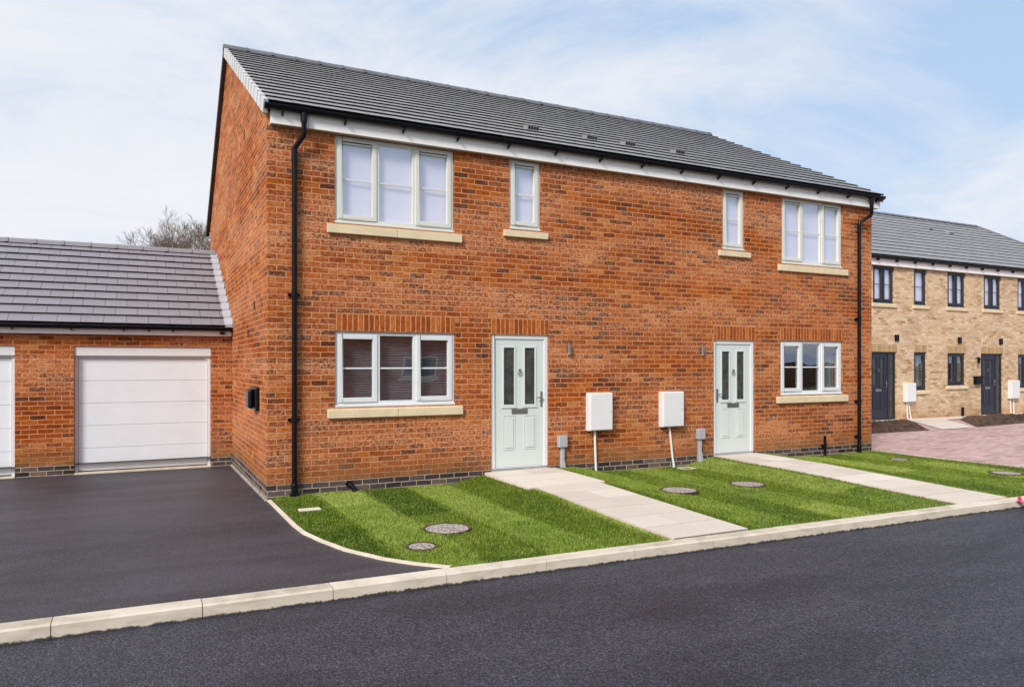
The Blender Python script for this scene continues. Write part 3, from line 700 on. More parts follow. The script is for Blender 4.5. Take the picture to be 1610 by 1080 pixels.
# grass
def make_grass():
    P = []
    covers = [(1.393, -2.748, .26), (.90, -3.345, .15), (4.917, -2.18, .26), (6.338, -1.955, .26), (10.776, -2.997, .26), (10.86, -1.09, .2)]
    tot = []
    for li, (fl, fr_) in enumerate(LAWNS):
        n = (95000, 85000, 70000)[li]
        ys = -rng.random(n) * 4.4
        a = np.array([fl(y) for y in ys]); b = np.array([fr_(y) for y in ys]); xs = a + (b - a) * rng.random(n)
        if li == 0: # even density per area
            keep = rng.random(n) < (b - a) / (b - a).max(); xs, ys = xs[keep], ys[keep]
        ok = ys > np.array([BACK(x) for x in xs]) + .005
        for cx, cy, r in covers: ok &= (xs - cx) ** 2 + (ys - cy) ** 2 > r * r
        ok &= ~((np.abs(xs - .335) < .15) & (np.abs(ys + 1.01) < .085)); ok &= ~((np.abs(xs - 6.67) < .14) & (ys > -.34) & (ys < -.12))
        tot.append(np.stack([xs[ok], ys[ok]], 1))
    Q = np.concatenate(tot); n = len(Q)
    z = np.array([lawn_z(x, y) for x, y in Q])
    ang = rng.random(n) * 2 * np.pi; h = .012 + .015 * rng.random(n); w = .0028 + .0022 * rng.random(n)
    strip = np.floor(Q[:, 0] / .62).astype(int) % 2
    lean = .012 * rng.standard_normal((n, 2)); lean[:, 1] += np.where(strip, .012, -.010)
    dx, dy = np.cos(ang) * w, np.sin(ang) * w
    V = np.empty((n, 3, 3))
    V[:, 0] = np.stack([Q[:, 0] - dx, Q[:, 1] - dy, z - .003], 1); V[:, 1] = np.stack([Q[:, 0] + dx, Q[:, 1] + dy, z - .003], 1)
    V[:, 2] = np.stack([Q[:, 0] + lean[:, 0], Q[:, 1] + lean[:, 1], z + h], 1)
    me = bpy.data.meshes.new('grass'); me.vertices.add(n * 3); me.vertices.foreach_set('co', V.reshape(-1).astype(np.float32))
    me.loops.add(n * 3); me.loops.foreach_set('vertex_index', np.arange(n * 3, dtype=np.int32))
    me.polygons.add(n); me.polygons.foreach_set('loop_start', np.arange(0, n * 3, 3, dtype=np.int32)); me.polygons.foreach_set('loop_total', np.full(n, 3, np.int32))
    me.update(); at = me.attributes.new('tint', 'FLOAT', 'FACE'); at.data.foreach_set('value', rng.random(n).astype(np.float32))
    me.materials.append(MAT['blade']); o = bpy.data.objects.new('grass', me); COL.objects.link(o); tag(o, 'short green turf grass on the front lawns', 'grass', kind='stuff')
make_grass()

# ------------------------------------------------------------------ the semi-detached pair
WID, DEP, RY, RZ = 11.54, 8.5, 4.8, 7.60      # ridge line
EY, EZ = -.17, 5.00                          # front eaves (tile underside)
REY, REZ = 8.74, 4.83
H = thing('semi_detached_house', 'pair of semi-detached orange-red brick houses with pale doors and grey tiled roof', 'house')
O = [(.87, 2.60, 3.61, 4.795), (3.49, 4.03, 3.745, 4.795), (7.67, 8.19, 3.73, 4.795), (9.09, 10.71, 3.57, 4.795),
     (.875, 2.615, 1.13, 2.16), (9.06, 10.715, 1.14, 2.155), (3.19, 4.165, .0, 2.16), (7.465, 8.42, .0, 2.135)]
SOLD = [(.89, 2.61, 2.16, 2.40), (3.19, 4.165, 2.16, 2.40), (7.465, 8.42, 2.135, 2.39), (9.06, 10.745, 2.155, 2.40)]
holes = O + SOLD
ZW = 4.98
def gable(mb, x, flip, zb, holes=()):
    P = [(x, 0, zb), (x, DEP, zb), (x, DEP, REZ - .06 + (DEP - REY) * -(RZ - REZ) / (REY - RY)), (x, RY, RZ - .03), (x, 0, ZW)]
    P[2] = (x, DEP, REZ + (REY - DEP) * (RZ - REZ) / (REY - RY) - .04)
    P[4] = (x, 0, EZ + (0 - EY) * (RZ - EZ) / (RY - EY) - .04)
    if flip: P = P[::-1]
    mb.quad(P, [(q[1], q[2]) for q in P])
w = MB(); wall_front(w, 0, WID, .15, ZW, 0, holes)
gable(w, 0, True, .15); gable(w, WID, False, .15)
w.quad([(WID, DEP, .15), (0, DEP, .15), (0, DEP, REZ), (WID, DEP, REZ)])
wall = w.build('wall', 'brick', H)
pl = MB(); wall_front(pl, 0, WID, -.35, .15, 0, [(a, b, c, d) for a, b, c, d in O if c < .1 and d > 2])
pl.quad([(0, 0, -.35), (0, 0, .15), (0, DEP, .15), (0, DEP, -.35)], [(0, -.35), (0, .15), (DEP, .15), (DEP, -.35)])
pl.quad([(WID, 0, -.35), (WID, DEP, -.35), (WID, DEP, .15), (WID, 0, .15)]); pl.quad([(0, DEP, -.35), (0, DEP, .15), (WID, DEP, .15), (WID, DEP, -.35)])
pl.build('plinth', 'plinth', H)
for a, b, c, d in SOLD:
    s = MB(); n = round((b - a) / .0745); pit = (b - a) / n
    P = [(a, -.003, c), (b, -.003, c), (b, -.003, d), (a, -.003, d)]
    # UV turned a quarter: brick length runs up the wall
    U = lambda x, z: ((z - c) / (d - c) * .2255, (x - a) / pit * .0745)
    s.quad(P, [U(q[0], q[2]) for q in P]); s.quad([(a, -.003, c), (a, .2, c), (b, .2, c), (b, -.003, c)], [(0, 0), (.1, 0), (.1, b - a), (0, b - a)])
    s.quad([(a, .2, c), (a, .2, d), (b, .2, d), (b, .2, c)])
    s.quad([(a, -.003, c), (a, -.003, d), (a, .0, d), (a, 0, c)]); s.quad([(b, -.003, d), (b, -.003, c), (b, 0, c), (b, 0, d)]); s.quad([(b, -.003, d), (a, -.003, d), (a, 0, d), (b, 0, d)][::-1])
    s.build('soldier_course', 'soldier', H)
# a dark room behind the glass: floors and a spine wall inside the shell
r = MB(); r.box(.3, WID - .3, .3, DEP - .3, 2.5, 2.7); r.box(.3, WID - .3, .3, DEP - .3, .02, .1); r.box(.3, WID - .3, 3.6, 3.7, .1, 4.9); r.box(5.7, 5.8, .3, 3.6, .1, 4.9); r.box(.3, WID - .3, .3, DEP - .3, 4.9, 4.95)
r.build('interior_room', 'room', H)
L3 = [(0, .345, True), (.345, .655, False), (.655, 1, True)]
L1 = [(0, 1, True)]
wn = lambda o, *a, **k: window(H, o[0] + .006, o[1] - .006, o[2] + .004, o[3] - .004, 0, *a, **k)
BL = lambda: [(-.02, 1.02, 'blind', False, 'blind')]
wn(O[0], L3, 'upvc_upper_light', 'glass_up', vent=True, behind=BL()); wn(O[1], L1, 'upvc_upper_light', 'glass_up', vent=True, behind=BL(), sill_h=.12)
wn(O[2], L1, 'upvc_upper_light', 'glass_up', vent=True, behind=BL(), sill_h=.12); wn(O[3], L3, 'upvc_upper_light', 'glass_up', vent=True, behind=BL())
wn(O[4], L3, 'upvc_grey', slats=True); wn(O[5], L3, 'upvc_grey', behind=[(.70, .98, 'curtain', True, 'curtain'), (.38, .46, 'curtain', True, 'curtain')])
panel_door(H, 3.194, 4.161, .125, 2.155, 0, 'door', 'upvc_grey', 'l'); panel_door(H, 7.469, 8.416, .12, 2.13, 0, 'door', 'upvc_grey', 'r')
t_ = MB(); t_.box(3.19, 4.165, -.005, .2, .0, .124); t_.build('threshold', 'concrete', H)
t_ = MB(); t_.box(7.465, 8.42, -.005, .2, .0, .119); t_.build('threshold', 'concrete', H)
# roof
NC = 17
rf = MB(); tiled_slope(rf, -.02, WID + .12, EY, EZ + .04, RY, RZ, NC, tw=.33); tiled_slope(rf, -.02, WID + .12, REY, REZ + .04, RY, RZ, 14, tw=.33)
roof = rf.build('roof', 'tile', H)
rd = MB(); ridge_run(rd, (-.075, RY, RZ + .05), (WID + .10, RY, RZ + .045)); rd.build('ridge', 'ridge', roof)
vg = MB(); verge_run(vg, -.07, -.012, EY, EZ + .04, RY, RZ, NC); verge_run(vg, -.055, -.012, REY, REZ + .04, RY, RZ, 14, below=.03); vg.build('verge', 'verge', roof)
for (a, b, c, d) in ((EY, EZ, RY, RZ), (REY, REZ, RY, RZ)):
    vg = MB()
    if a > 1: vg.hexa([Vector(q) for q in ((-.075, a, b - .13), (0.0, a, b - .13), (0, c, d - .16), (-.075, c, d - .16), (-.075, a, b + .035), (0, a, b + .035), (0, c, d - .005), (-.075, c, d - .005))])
    if a > 1: vg.build('verge_underside', 'brown_shade_board', roof); vg = MB()  # dark brown stands in for the shade under the rear verge
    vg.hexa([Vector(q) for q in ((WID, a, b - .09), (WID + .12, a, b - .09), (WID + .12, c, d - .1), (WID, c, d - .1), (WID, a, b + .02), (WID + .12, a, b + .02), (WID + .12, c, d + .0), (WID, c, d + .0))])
    vg.build('verge_underside', 'brown_shade_board', roof)
def tile_vent(parent, x, s, e, rr, n, wd=.22):
    dv = Vector((0, rr[0] - e[0], rr[1] - e[1])).normalized(); nv = Vector((0, -dv.z, dv.y)); o = Vector((x, e[0], e[1])) + dv * s
    M = Matrix((( 1, 0, 0, o.x), (0, dv.y, nv.y, o.y), (0, dv.z, nv.z, o.z), (0, 0, 0, 1)))
    v = MB(); c = [Vector(q) for q in ((-wd / 2, 0, 0), (wd / 2, 0, 0), (wd / 2, .30, 0), (-wd / 2, .30, 0), (-wd / 2, 0, .07), (wd / 2, 0, .07), (wd / 2, .30, .02), (-wd / 2, .30, .02))]
    v.hexa([M @ q for q in c]); vo = v.build('roof_vent', 'tile', parent)
    gq = MB()
    for i in range(4): gq.box(-wd / 2 + .015 + i * .05, -wd / 2 + .048 + i * .05, -.004, .003, .015, .058, M)
    gq.build('vent_grille', 'dark', vo)
for x_, y_ in ((4.35, .84), (5.5, .84), (6.3, .84), (7.42, .84)):
    tile_vent(roof, x_, (y_ - EY) / math.cos(math.atan2(RZ - EZ, RY - EY)), (EY, EZ + .06), (RY, RZ), NC)
# eaves: fascia boards, soffit, gutter and brackets
fa = MB()
for a, b in ((.03, .50), (.505, 4.42), (4.425, 8.9), (8.905, 11.66)): fa.box(a, b, -.105, -.085, 4.795, 5.01)
fa.box(.03, .05, -.085, .0, 4.80, 4.985); fa.box(11.64, 11.66, -.085, .03, 4.80, 4.985)
fasc = fa.build('fascia', 'fascia', H, bevel=.003)
so = MB(); so.box(.05, 11.64, -.084, -.001, 4.80, 4.812); so.build('soffit', 'soffit', fasc)
gu = MB(); gutter_mesh(gu, -.06, 11.68, -.165, 5.008, .052); gut = gu.build('gutter', 'black', H)
br = []
for i in range(15):
    x_ = .17 + i * .81
    b_ = MB(); b_.box(x_ - .011, x_ + .011, -.215, -.106, 4.935, 4.947); b_.hexa([Vector(q) for q in ((x_ - .01, -.125, 4.905), (x_ + .01, -.125, 4.905), (x_ + .01, -.106, 4.90), (x_ - .01, -.106, 4.90), (x_ - .01, -.20, 4.935), (x_ + .01, -.20, 4.935), (x_ + .01, -.106, 4.935), (x_ - .01, -.106, 4.935))])
    b_.build('gutter_bracket', 'black', gut)
fb = MB(); fb.box(.03, 11.66, DEP + .085, DEP + .105, 4.6, 4.83); fb.build('fascia', 'fascia', H)
def downpipe(parent, x, xt, zt, z0, clips, zb=4.55, y=-.06, r=.034):
    d = MB(); d.tube([(xt, -.165, zt), (xt, -.165, zb + .17), (xt, -.150, zb + .13), (x, y, zb - .03), (x, y, zb - .10), (x, y, z0 + .03)], r, 14)
    d.tube([(xt, -.165, zt - .02), (xt, -.165, zt - .13)], r + .008, 14); d.tube([(x, y, zb - .05), (x, y, zb - .22)], r + .005, 14)
    dp = d.build('downpipe', 'black', parent, smooth=True)
    for zc_ in clips:
        c = MB(); c.tube([(x, y, zc_ - .03), (x, y, zc_ + .03)], r + .009, 14); c.box(x - .075, x + .075, -.03, -.001, zc_ - .018, zc_ + .018); c.build('pipe_clip', 'black', dp)
    c = MB(); c.tube([(x, y, z0 + .16), (x, y, z0 + .05)], r + .009, 14); c.box(x - .055, x + .055, y - .05, -.001, z0 - .03, z0 + .035); c.build('pipe_base', 'black', dp, bevel=.006)
downpipe(H, .333, .435, 4.97, .0, (2.62, .99)); downpipe(H, 11.107, 11.33, 4.97, -.03, (2.6, .99, .30), zb=4.50)
# small fixings on the front wall
meter_box(H, 4.84, 5.27, .665, 1.262, 0, [(4.985, 5.01, -.05)]); meter_box(H, 6.27, 6.71, .67, 1.257, 0, [(6.47, 6.56, -.05)])
for xa, xp in ((4.385, 4.395), (7.14, 7.13)):
    b_ = MB(); b_.box(xa - .075, xa + .075, -.085, 0, .43, .61); bo = b_.build('cable_entry_box', 'grey_plastic', H, bevel=.01)
    p_ = MB(); p_.box(xp - .03, xp + .03, -.055, 0, .21, .43)
    p_.hexa([Vector(q) for q in ((xp - .03, -.075, .02), (xp + .06, -.075, .02), (xp + .06, 0, .02), (xp - .03, 0, .02), (xp - .032, -.058, .215), (xp + .032, -.058, .215), (xp + .032, 0, .215), (xp - .032, 0, .215))])
    p_.build('cable_duct', 'grey_plastic', bo, bevel=.008)
for xa in (4.505, 7.172):
    l = MB(); l.box(xa - .02, xa + .02, -.02, 0, 1.915, 2.0); l.tube([(xa, -.055, 1.885), (xa, -.055, 2.03)], .032, 16); lo_ = l.build('wall_light', 'chrome', H, smooth=True)
    l = MB(); l.tube([(xa, -.055, 1.876), (xa, -.055, 1.884)], .027, 12); l.build('light_lens', 'white', lo_)
dr = MB(); dr.tube([(1.06, -.02, .10), (1.06, -.07, .095), (1.10, -.10, .06), (1.13, -.12, -.06)], .033, 12); dr.tube([(1.06, -.001, .10), (1.06, -.03, .10)], .045, 12); dr.build('waste_pipe', 'black', H, smooth=True)
dr = MB(); dr.tube([(10.164, -.05, -.06), (10.164, -.05, .36)], .026, 12); dr.box(10.11, 10.22, -.05, 0, .16, .19); dr.build('waste_pipe', 'black', H)
# gable fixings: meter cabinet, air bricks
fl = MB(); fl.box(-.055, 0, .66, 1.22, 1.075, 1.40); fo = fl.build('flue_box', 'black', H, bevel=.02)
fl = MB(); fl.box(-.13, -.056, .80, 1.10, 1.10, 1.37); fl.build('flue_cowl', 'black', fo, bevel=.03)
for y_, z_, s_ in ((1.17, 2.555, .065), (1.86, 2.18, .06), (2.32, 5.31, .07)):
    a = MB(); a.box(-.004, .0, y_ - .055, y_ + .055, z_ - s_, z_ + s_); a.build('wall_vent', 'dark', H)

# ------------------------------------------------------------------ garage block
G0, GY, GX0 = -.075, 4.06, -5.9
GR = thing('garage', 'low red brick double garage with white sectional doors beside the gable wall', 'garage', (0, 0, 0))
gd = [(-2.42, -.345, G0 - .02, 2.01), (-5.305, -3.23, G0 - .02, 2.01)]
w = MB(); wall_front(w, GX0, -.003, G0 + .16, 2.32, GY, gd, back=.22)
w.quad([(GX0, GY, G0 + .16), (GX0, GY, 2.32), (GX0, 7.05, 3.95), (GX0, 10.04, 2.32), (GX0, 10.04, G0 + .16)], [(GY, G0), (GY, 2.32), (7.05, 3.95), (10.04, 2.32), (10.04, G0)])
w.quad([(-.003, 10.04, G0), (GX0, 10.04, G0), (GX0, 10.04, 2.32), (-.003, 10.04, 2.32)])
w.build('wall', 'brick', GR)
pl = MB(); wall_front(pl, GX0, -.003, G0 - .3, G0 + .16, GY, [(a, b, c - 1, d) for a, b, c, d in gd], back=.22); pl.quad([(GX0, GY, -.4), (GX0, GY, G0 + .16), (GX0, 10, G0 + .16), (GX0, 10, -.4)]); pl.build('plinth', 'plinth', GR)
for a, b, c, d in gd:
    fr = MB(); z0, z1 = G0, 2.005; yf = GY + .10
    fr.box(a + .002, a + .05, yf - .03, yf + .05, z0, z1 - .15); fr.box(b - .05, b - .002, yf - .03, yf + .05, z0, z1 - .15); fr.box(a + .002, b - .002, yf - .075, yf + .05, z1 - .15, z1)
    fr.box(a + .05, b - .05, yf - .02, yf + .04, z1 - .19, z1 - .152)
    dm = MB(); zb, zt = z0 + .03, z1 - .195; hh = (zt - zb) / 5
    for i in range(5):
        dm.box(a + .056, b - .056, yf, yf + .04, zb + i * hh + .0035, zb + (i + 1) * hh - .0035)
    dm.box(a + .06, b - .06, yf + .012, yf + .03, zb, zt)
    do = dm.build('garage_door', 'garage_door', GR, bevel=.003); fr.build('door_frame', 'white', do, bevel=.003)
    th = MB(); th.box(a + .002, b - .002, GY - .01, GY + .2, G0 - .2, G0 + .012); th.build('threshold', 'concrete', GR)
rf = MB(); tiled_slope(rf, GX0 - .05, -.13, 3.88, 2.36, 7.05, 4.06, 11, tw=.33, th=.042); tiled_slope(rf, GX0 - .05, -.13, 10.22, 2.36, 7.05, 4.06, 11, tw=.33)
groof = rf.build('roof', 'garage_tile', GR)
rd = MB(); ridge_run(rd, (GX0 - .1, 7.05, 4.115), (-.02, 7.05, 4.115), r=.12); rd.build('ridge', 'garage_tile', groof)
fl = MB()
dy, dz = (7.05 - 3.88) / 11, (4.06 - 2.36) / 11
for i in range(11):
    z_ = 2.36 + dz * i + .030; y_ = 3.88 + dy * i
    fl.hexa([Vector(q) for q in ((-.132, y_, z_ - .03), (-.002, y_, z_ - .03), (-.002, y_ + dy, z_ + dz - .05), (-.132, y_ + dy, z_ + dz - .05), (-.132, y_, z_ + .012), (-.002, y_, z_ + .03), (-.002, y_ + dy - .004, z_ + dz + .01), (-.132, y_ + dy - .004, z_ + dz - .008))], random.random())
    fl.box(-.008, -.002, y_, y_ + dy - .004, z_, z_ + dz * .6 + .05)
fl.build('flashing', 'lead', groof)
fa = MB(); fa.box(GX0 - .04, -.02, 3.945, 3.965, 2.205, 2.335); gf = fa.build('fascia', 'fascia', GR, bevel=.003)
so = MB(); so.box(GX0, -.02, 3.966, GY - .001, 2.21, 2.222); so.build('soffit', 'soffit', gf)
gu = MB(); gutter_mesh(gu, GX0 - .05, -.012, 3.885, 2.34, .052); gg = gu.build('gutter', 'black', GR)
for x_ in (-5.4, -4.8, -4.2, -3.25, -2.45, -1.7, -1.33, -.96):
    b_ = MB(); b_.box(x_ - .01, x_ + .01, 3.87, 3.944, 2.262, 2.29); b_.build('gutter_bracket', 'black', gg)
b_ = MB(); b_.box(-.21, -.13, 3.90, 3.944, 2.235, 2.275); b_.build('gutter_outlet', 'black', gg)

# ------------------------------------------------------------------ buff brick terrace on the right
TY, TX0, TX1 = 5.3, 14.6, 31.0
T = thing('terraced_house', 'buff brick terrace with dark grey windows and navy doors beyond the pink paving', 'house', (0, 0, 0))
up = [(18.54, 19.52), (20.47, 21.10), (22.16, 23.11), (24.12, 25.10), (26.07, 27.05), (16.2, 17.15), (28.4, 29.03)]
TO = [(a, b, 3.60, 4.74) for a, b in up]
gnd = [(20.47, 21.10, .89, 2.10), (22.16, 23.11, 1.02, 2.08), (26.10, 27.05, .89, 2.06), (28.4, 29.03, .89, 2.06)]
drs = [(18.38, 19.64, .0, 2.10), (23.95, 25.21, .0, 2.08)]
tso = [(a - .0, b + .0, d, d + .225) for a, b, c, d in gnd + drs]
w = MB(); wall_front(w, TX0, TX1, -.3, 4.95, TY, TO + gnd + drs + tso, back=.22)
w.quad([(TX0, TY, -.3), (TX0, TY, 4.95), (TX0, 9.2, 7.4), (TX0, 13.1, 4.95), (TX0, 13.1, -.3)], [(TY, -.3), (TY, 4.95), (9.2, 7.4), (13.1, 4.95), (13.1, -.3)])
w.quad([(TX1, TY, -.3), (TX1, 13.1, -.3), (TX1, 13.1, 4.95), (TX1, TY, 4.95)]); w.quad([(TX1, 13.1, -.3), (TX0, 13.1, -.3), (TX0, 13.1, 4.95), (TX1, 13.1, 4.95)])
w.build('wall', 'buff', T)
for a, b, c, d in tso:
    s = MB(); n = round((b - a) / .0745); pit = (b - a) / n; P = [(a, TY - .003, c), (b, TY - .003, c), (b, TY - .003, d), (a, TY - .003, d)]
    s.quad(P, [((q[2] - c) / (d - c) * .2255, (q[0] - a) / pit * .0745) for q in P]); s.quad([(a, TY - .003, c), (a, TY + .2, c), (b, TY + .2, c), (b, TY - .003, c)])
    s.quad([(a, TY + .2, c), (b, TY + .2, c), (b, TY + .2, d), (a, TY + .2, d)]); s.build('soldier_course', 'buff_soldier', T)
r = MB(); r.box(TX0 + .3, TX1 - .3, TY + .3, 12.8, 2.5, 2.7); r.box(TX0 + .3, TX1 - .3, 8.3, 8.4, 0, 4.9); r.box(TX0 + .3, TX1 - .3, TY + .3, 12.8, 4.9, 4.95); r.box(TX0 + .3, TX1 - .3, TY + .3, 12.8, .0, .05); r.build('interior_room', 'room', T)
L2 = [(0, .5, True), (.5, 1, True)]
for (a, b, c, d) in TO + gnd:
    wide = b - a > .8; upst = c > 3
    window(T, a + .005, b - .005, c + .004, d - .004, TY, L2 if wide else L1, 'anthracite', 'glass_up' if upst else 'glass', behind=[(-.02, 1.02, 'blind', False, 'blind')] if upst else ([(.1, .9, 'curtain', True, 'curtain')] if not wide else [(.55, 1.0, 'curtain', True, 'curtain')]), rec=.05, sash_w=.055, fw=.05, split_sill=False, sill_ext=.09, sill_h=.12)
for (a, b, c, d) in drs:
    panel_door(T, a + .004, b - .004, .02, d - .004, TY, 'navy', 'anthracite', 'l', side=.28, rec=.05)
def hipx(y): return 31.75 - (y - 5.1) * (31.75 - 30.1) / (9.2 - 5.1)
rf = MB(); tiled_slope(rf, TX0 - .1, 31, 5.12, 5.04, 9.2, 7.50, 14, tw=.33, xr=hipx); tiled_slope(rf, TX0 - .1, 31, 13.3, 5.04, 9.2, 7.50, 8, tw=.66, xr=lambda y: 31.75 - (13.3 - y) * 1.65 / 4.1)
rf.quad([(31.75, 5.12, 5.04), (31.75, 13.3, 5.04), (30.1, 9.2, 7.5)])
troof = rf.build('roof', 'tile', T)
rd = MB(); ridge_run(rd, (TX0 - .1, 9.2, 7.56), (30.1, 9.2, 7.56)); ridge_run(rd, (31.78, 5.08, 5.10), (30.1, 9.2, 7.57), r=.12); rd.build('ridge', 'ridge', troof)
for x_, y_ in ((25.35, 8.0), (26.35, 7.85)):
    tile_vent(troof, x_, (y_ - 5.12) / math.cos(math.atan2(2.46, 4.08)), (5.12, 5.06), (9.2, 7.5), 14, .3)
fa = MB(); fa.box(TX0, TX1 + .6, TY - .105, TY - .085, 4.745, 4.98); tf = fa.build('fascia', 'fascia', T)
so = MB(); so.box(TX0, TX1 + .6, TY - .084, TY - .001, 4.75, 4.762); so.build('soffit', 'soffit', tf)
gu = MB(); gutter_mesh(gu, TX0 - .05, TX1 + .7, TY - .165, 4.985, .056); tg = gu.build('gutter', 'black', T)
for i in range(19):
    x_ = 15.1 + i * .87; b_ = MB(); b_.box(x_ - .013, x_ + .013, TY - .2, TY - .106, 4.87, 4.925); b_.build('gutter_bracket', 'black', tg)
meter_box(T, 19.93, 20.37, .54, 1.13, TY, [(20.07, 20.10, -.02), (20.14, 20.26, -.02)], .15); meter_box(T, 25.48, 25.95, .53, 1.16, TY, [(25.58, 25.60, -.02), (25.76, 25.78, -.02)], .15)
for x_, z_ in ((19.62, 2.54), (22.77, 2.51), (25.06, 2.50), (28.1, 2.5)):
    a = MB(); a.box(x_ - .085, x_ + .085, TY - .045, TY, z_ - .10, z_ + .10); a.build('wall_vent', 'black', T, bevel=.01)
b_ = MB(); b_.box(23.53, 23.88, TY - .12, TY, 1.05, 1.29); pb = b_.build('letter_box', 'black', T, bevel=.012)
b_ = MB(); b_.box(23.51, 23.90, TY - .14, TY - .002, 1.292, 1.32); b_.build('letter_box_lid', 'black', pb, bevel=.006)
l = MB(); l.tube([(23.66, TY, 1.92), (23.66, TY - .10, 1.95), (23.66, TY - .11, 1.90)], .014, 8); l.tube([(23.66, TY - .11, 1.76), (23.66, TY - .11, 1.90)], [.035, .05], 10); l.tube([(23.66, TY - .11, 1.90), (23.66, TY - .11, 1.96)], [.06, .012], 10); l.build('wall_light', 'black', T)
dr = MB(); dr.tube([(22.87, TY - .06, -.1), (22.87, TY - .06, .30)], .04, 12); dr.build('waste_pipe', 'black', T)

# ------------------------------------------------------------------ covers in the lawns
def round_cover(x, y, r, label):
    t = thing('manhole_cover', label, 'drain cover', (x, y, max(lawn_z(x + i * r, y + j * r) for i in (-1, 0, 1) for j in (-1, 0, 1)) + .003), 'drain covers set in the lawns')
    a = MB(); n = 40
    for i in range(n):
        p0, p1 = 2 * math.pi * i / n, 2 * math.pi * (i + 1) / n
        C0, C1 = (math.cos(p0), math.sin(p0)), (math.cos(p1), math.sin(p1))
        for (r0, z0, r1, z1) in ((r + .03, -.02, r + .026, .010), (r + .026, .010, r, .003)):
            a.quad([(C0[0] * r0, C0[1] * r0, z0), (C1[0] * r0, C1[1] * r0, z0), (C1[0] * r1, C1[1] * r1, z1), (C0[0] * r1, C0[1] * r1, z1)])
    a.build('rim', 'soil', t)
    b = MB(); b.quad([(math.cos(2 * math.pi * i / n) * (r - .004), math.sin(2 * math.pi * i / n) * (r + .002), .0035) for i in range(n)]); b.build('lid', 'gravel', t)
round_cover(1.393, -2.748, .225, 'large round gravel-filled drain cover in the left lawn')
round_cover(.90, -3.345, .125, 'small round drain cover in the left lawn, nearest the kerb')
round_cover(4.917, -2.18, .22, 'round drain cover in the middle lawn, nearer the first path')
round_cover(6.338, -1.955, .22, 'round drain cover in the middle lawn, nearer the second path')
round_cover(10.776, -2.997, .2, 'round drain cover in the right lawn near its far corner by the kerb')
round_cover(10.86, -1.09, .14, 'small drain cover in the right lawn close to the house corner')
t = thing('inspection_cover', 'small rectangular concrete cover in the grass by the left downpipe', 'drain cover', (.335, -1.01, lawn_z(.3, -1) + .004))
a = MB(); a.box(-.125, .125, -.06, .06, -.03, .012); a.build('slab', 'concrete', t, bevel=.005)
t = thing('drain_gully', 'small square drain gully at the wall foot below the second grey cable box', 'drain', (6.67, -.23, lawn_z(6.7, -.2)))
a = MB(); frame_boxes(a, -.12, .12, -.1, .1, .02, -.02, .02); a = MB(); a.box(-.12, .12, -.1, -.08, -.04, .015); a.box(-.12, .12, .08, .1, -.04, .015); a.box(-.12, -.1, -.08, .08, -.04, .015); a.box(.1, .12, -.08, .08, -.04, .015); a.build('rim', 'concrete', t)
a = MB()
a.box(-.099, .099, -.079, .079, -.04, -.03)
for i in range(5): a.box(-.09 + i * .04, -.075 + i * .04, -.079, .079, -.03, -.012)
a.build('grate', 'dark', t)

# pink-red plastic tape crumpled against the kerb
rb = MB(); rs = random.Random(3); pts = []
for i in range(34):
    s_ = i / 33; pts.append(Vector((8.40 + s_ * 1.3, ky(8.5 + s_) - .03 - .10 * s_ + rs.uniform(-.012, .012), -.085 + .018 * abs(math.sin(i * 1.3)) + rs.uniform(0, .008) + (.07 * (1 - i / 5) if i < 5 else 0))))
for i in range(33):
    n_ = Vector((rs.uniform(-.01, .01), .032, .012 * math.sin(i)))
    n2_ = Vector((rs.uniform(-.01, .01), .032, .012 * math.sin(i + 1)))
    a_, b_ = pts[i], pts[i + 1]
    rb.quad([a_ - n_, b_ - n2_, b_ + n2_, a_ + n_])
for k_ in range(1):
    b0 = pts[0] + Vector((.01 * k_, 0, 0)); rb.quad([b0, b0 + Vector((.05, -.01, .02)), b0 + Vector((.03 + .02 * k_, .01, .07)), b0 + Vector((-.03, .01, .05))])
o = rb.build('barrier_tape', 'pink'); tag(o, 'scrap of pink-red plastic tape lying against the kerb', 'plastic tape')
md = o.modifiers.new('s', 'SOLIDIFY'); md.thickness = .002

# small bare twig in the far bed
def branch(mb, p, d, L, r, depth, rs, nseg=3, sides=4, spread=.6, up=.12, mn=.004):
    pts = [p]; rad = [r]; q = p.copy(); dd = d.copy()
    for i in range(nseg):
        dd = (dd + Vector((rs.gauss(0, .13), rs.gauss(0, .13), rs.gauss(0, .10) + up * .3))).normalized(); q = q + dd * (L / nseg); pts.append(q.copy()); rad.append(max(mn, r * (1 - .42 * (i + 1) / nseg)))
    mb.tube(pts, rad, sides if r > .02 else 3, cap=False)
    if depth == 0: return
    n = 3 if depth > 1 else 4
    for k in range(n):
        t = (.45 + .55 * (k + 1) / n) if depth < 6 else (.7 + .3 * (k + 1) / n); i = min(len(pts) - 1, max(1, round(t * nseg)))
        a = rs.uniform(0, 2 * math.pi); ax = dd.orthogonal().normalized(); ax.rotate(Matrix.Rotation(a, 3, dd))
        nd = (dd * math.cos(spread) + ax * math.sin(spread) * rs.uniform(.7, 1.25) + Vector((0, 0, up * .5))).normalized()
        branch(mb, pts[i], nd, L * rs.uniform(.66, .84), rad[i] * .66, depth - 1, rs, nseg, sides, spread, up, mn)
t = thing('bare_sapling', 'tiny bare twiggy shrub in the soil bed at the foot of the buff terrace', 'shrub', (21.9, 4.2, .05))
m = MB(); branch(m, Vector((0, 0, 0)), Vector((.1, 0, 1)), .14, .012, 2, random.Random(2), mn=.005); m.build('stem', 'bark', t)

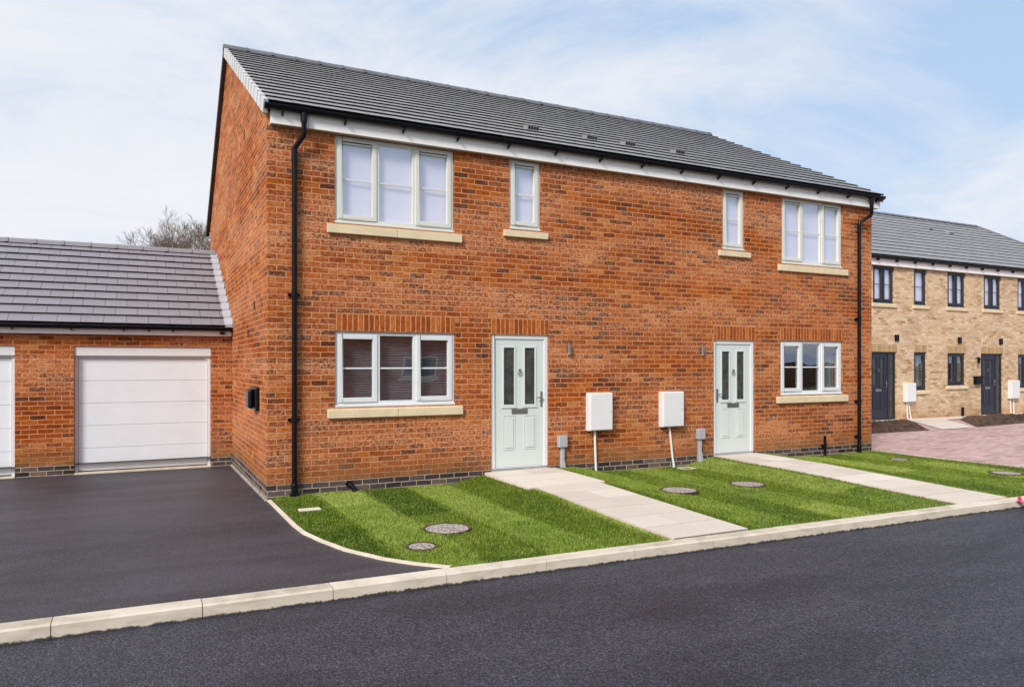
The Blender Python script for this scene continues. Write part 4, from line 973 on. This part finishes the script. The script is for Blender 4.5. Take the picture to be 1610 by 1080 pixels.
# winter tree beyond the garage
t = thing('bare_tree', 'leafless winter tree rising behind the garage roof', 'tree', (1.5, 40, .15))
rs = random.Random(11)
tr = MB(); tr.tube([(0, 0, 0), (.05, 0, 1.6), (.0, .05, 3.2)], [.34, .27, .24], 10); tr.build('trunk', 'bark', t, smooth=True)
cr = MB()
for k_ in range(6):
    a = k_ * 2 * math.pi / 6 + rs.uniform(-.3, .3); tl = rs.uniform(.35, .8) if k_ else .08
    branch(cr, Vector((0, .05, 3.1)), Vector((math.cos(a) * tl, math.sin(a) * tl, 1)).normalized(), 2.2, .12, 7, rs, 3, 5, .54, .12, .0068)
cr.build('crown', 'bark', t)

# ------------------------------------------------------------------ the other side of the street, seen in the window reflections
def far_house(x0, x1, yf, mat, label, roofm='garage_tile'):
    h = thing('detached_house', label, 'house', (0, 0, 0))
    n = 3; Wd = x1 - x0; ops = []
    # built facing -Y about x=0, then turned round to face the street
    for i in range(n):
        c = Wd * (i + .5) / n; ops += [(c - .8, c + .8, 3.5, 4.6)]; ops += [(c - .8, c + .8, 1.1, 2.15)] if i != 1 else [(c - .5, c + .5, .05, 2.15)]
    w = MB(); wall_front(w, 0, Wd, -.3, 4.95, 0, ops, back=.2)
    for xx in (0, Wd): w.quad([(xx, 0, -.3), (xx, 0, 4.95), (xx, 4, 7.3), (xx, 8, 4.95), (xx, 8, -.3)])
    w.quad([(Wd, 8, -.3), (0, 8, -.3), (0, 8, 4.95), (Wd, 8, 4.95)]); w.build('wall', mat, h)
    for o_ in ops:
        if o_[2] > .5:
            mbw = MB(); frame_boxes(mbw, o_[0], o_[1], o_[2], o_[3], .07, .03, .1); mbw.box((o_[0] + o_[1]) / 2 - .04, (o_[0] + o_[1]) / 2 + .04, .03, .1, o_[2] + .07, o_[3] - .07); mw = mbw.build('window', 'white', h)
            p_ = MB(); p_.box(o_[0] + .07, o_[1] - .07, .06, .07, o_[2] + .07, o_[3] - .07); p_.build('pane', 'glass_frost', mw)
            s_ = MB(); s_.box(o_[0] - .1, o_[1] + .1, -.05, .05, o_[2] - .15, o_[2] - .003); s_.build('sill', 'stone', mw)
        else:
            p_ = MB(); p_.box(o_[0], o_[1], .05, .1, o_[2], o_[3]); p_.build('front_door', 'white', h)
    rf = MB(); tiled_slope(rf, -.15, Wd + .15, -.3, 4.95, 4, 7.4, 15, tw=1.2); tiled_slope(rf, -.15, Wd + .15, 8.3, 4.95, 4, 7.4, 15, tw=1.2); rf.build('roof', roofm, h)
    fa = MB(); fa.box(-.1, Wd + .1, -.12, -.1, 4.75, 4.95); fa.build('fascia', 'fascia', h)
    h.location = (x1, yf, 0); h.rotation_euler = (0, 0, math.pi); return h
far_house(-4.5, 12.0, -20.0, 'brick', 'red brick house across the street, mirrored in the left front window')
far_house(20.0, 30.5, -20.5, 'buff', 'buff brick house across the street, mirrored in the right front window')
g = MB(); g.quad([(-60, -60, -.09), (80, -60, -.09), (80, -13.25, -.05), (-60, -13.25, -.05)]); struct(g, 'verge_ground', 'ground')
t = thing('board_fence', 'long brown board fence far across the street, mirrored in the right window', 'fence')
f_ = MB(); x = 31.5
while x < 90: f_.box(x, x + .14, -34.0, -33.97, -.3, 1.75 + random.uniform(-.01, .01)); x += .145
f_.build('board', 'fence_brown', t)
f_ = MB(); f_.box(31.5, 90, -34.05, -34.0, .3, .38); f_.box(31.5, 90, -34.05, -34.0, 1.4, 1.48); f_.build('rail', 'soil', t)
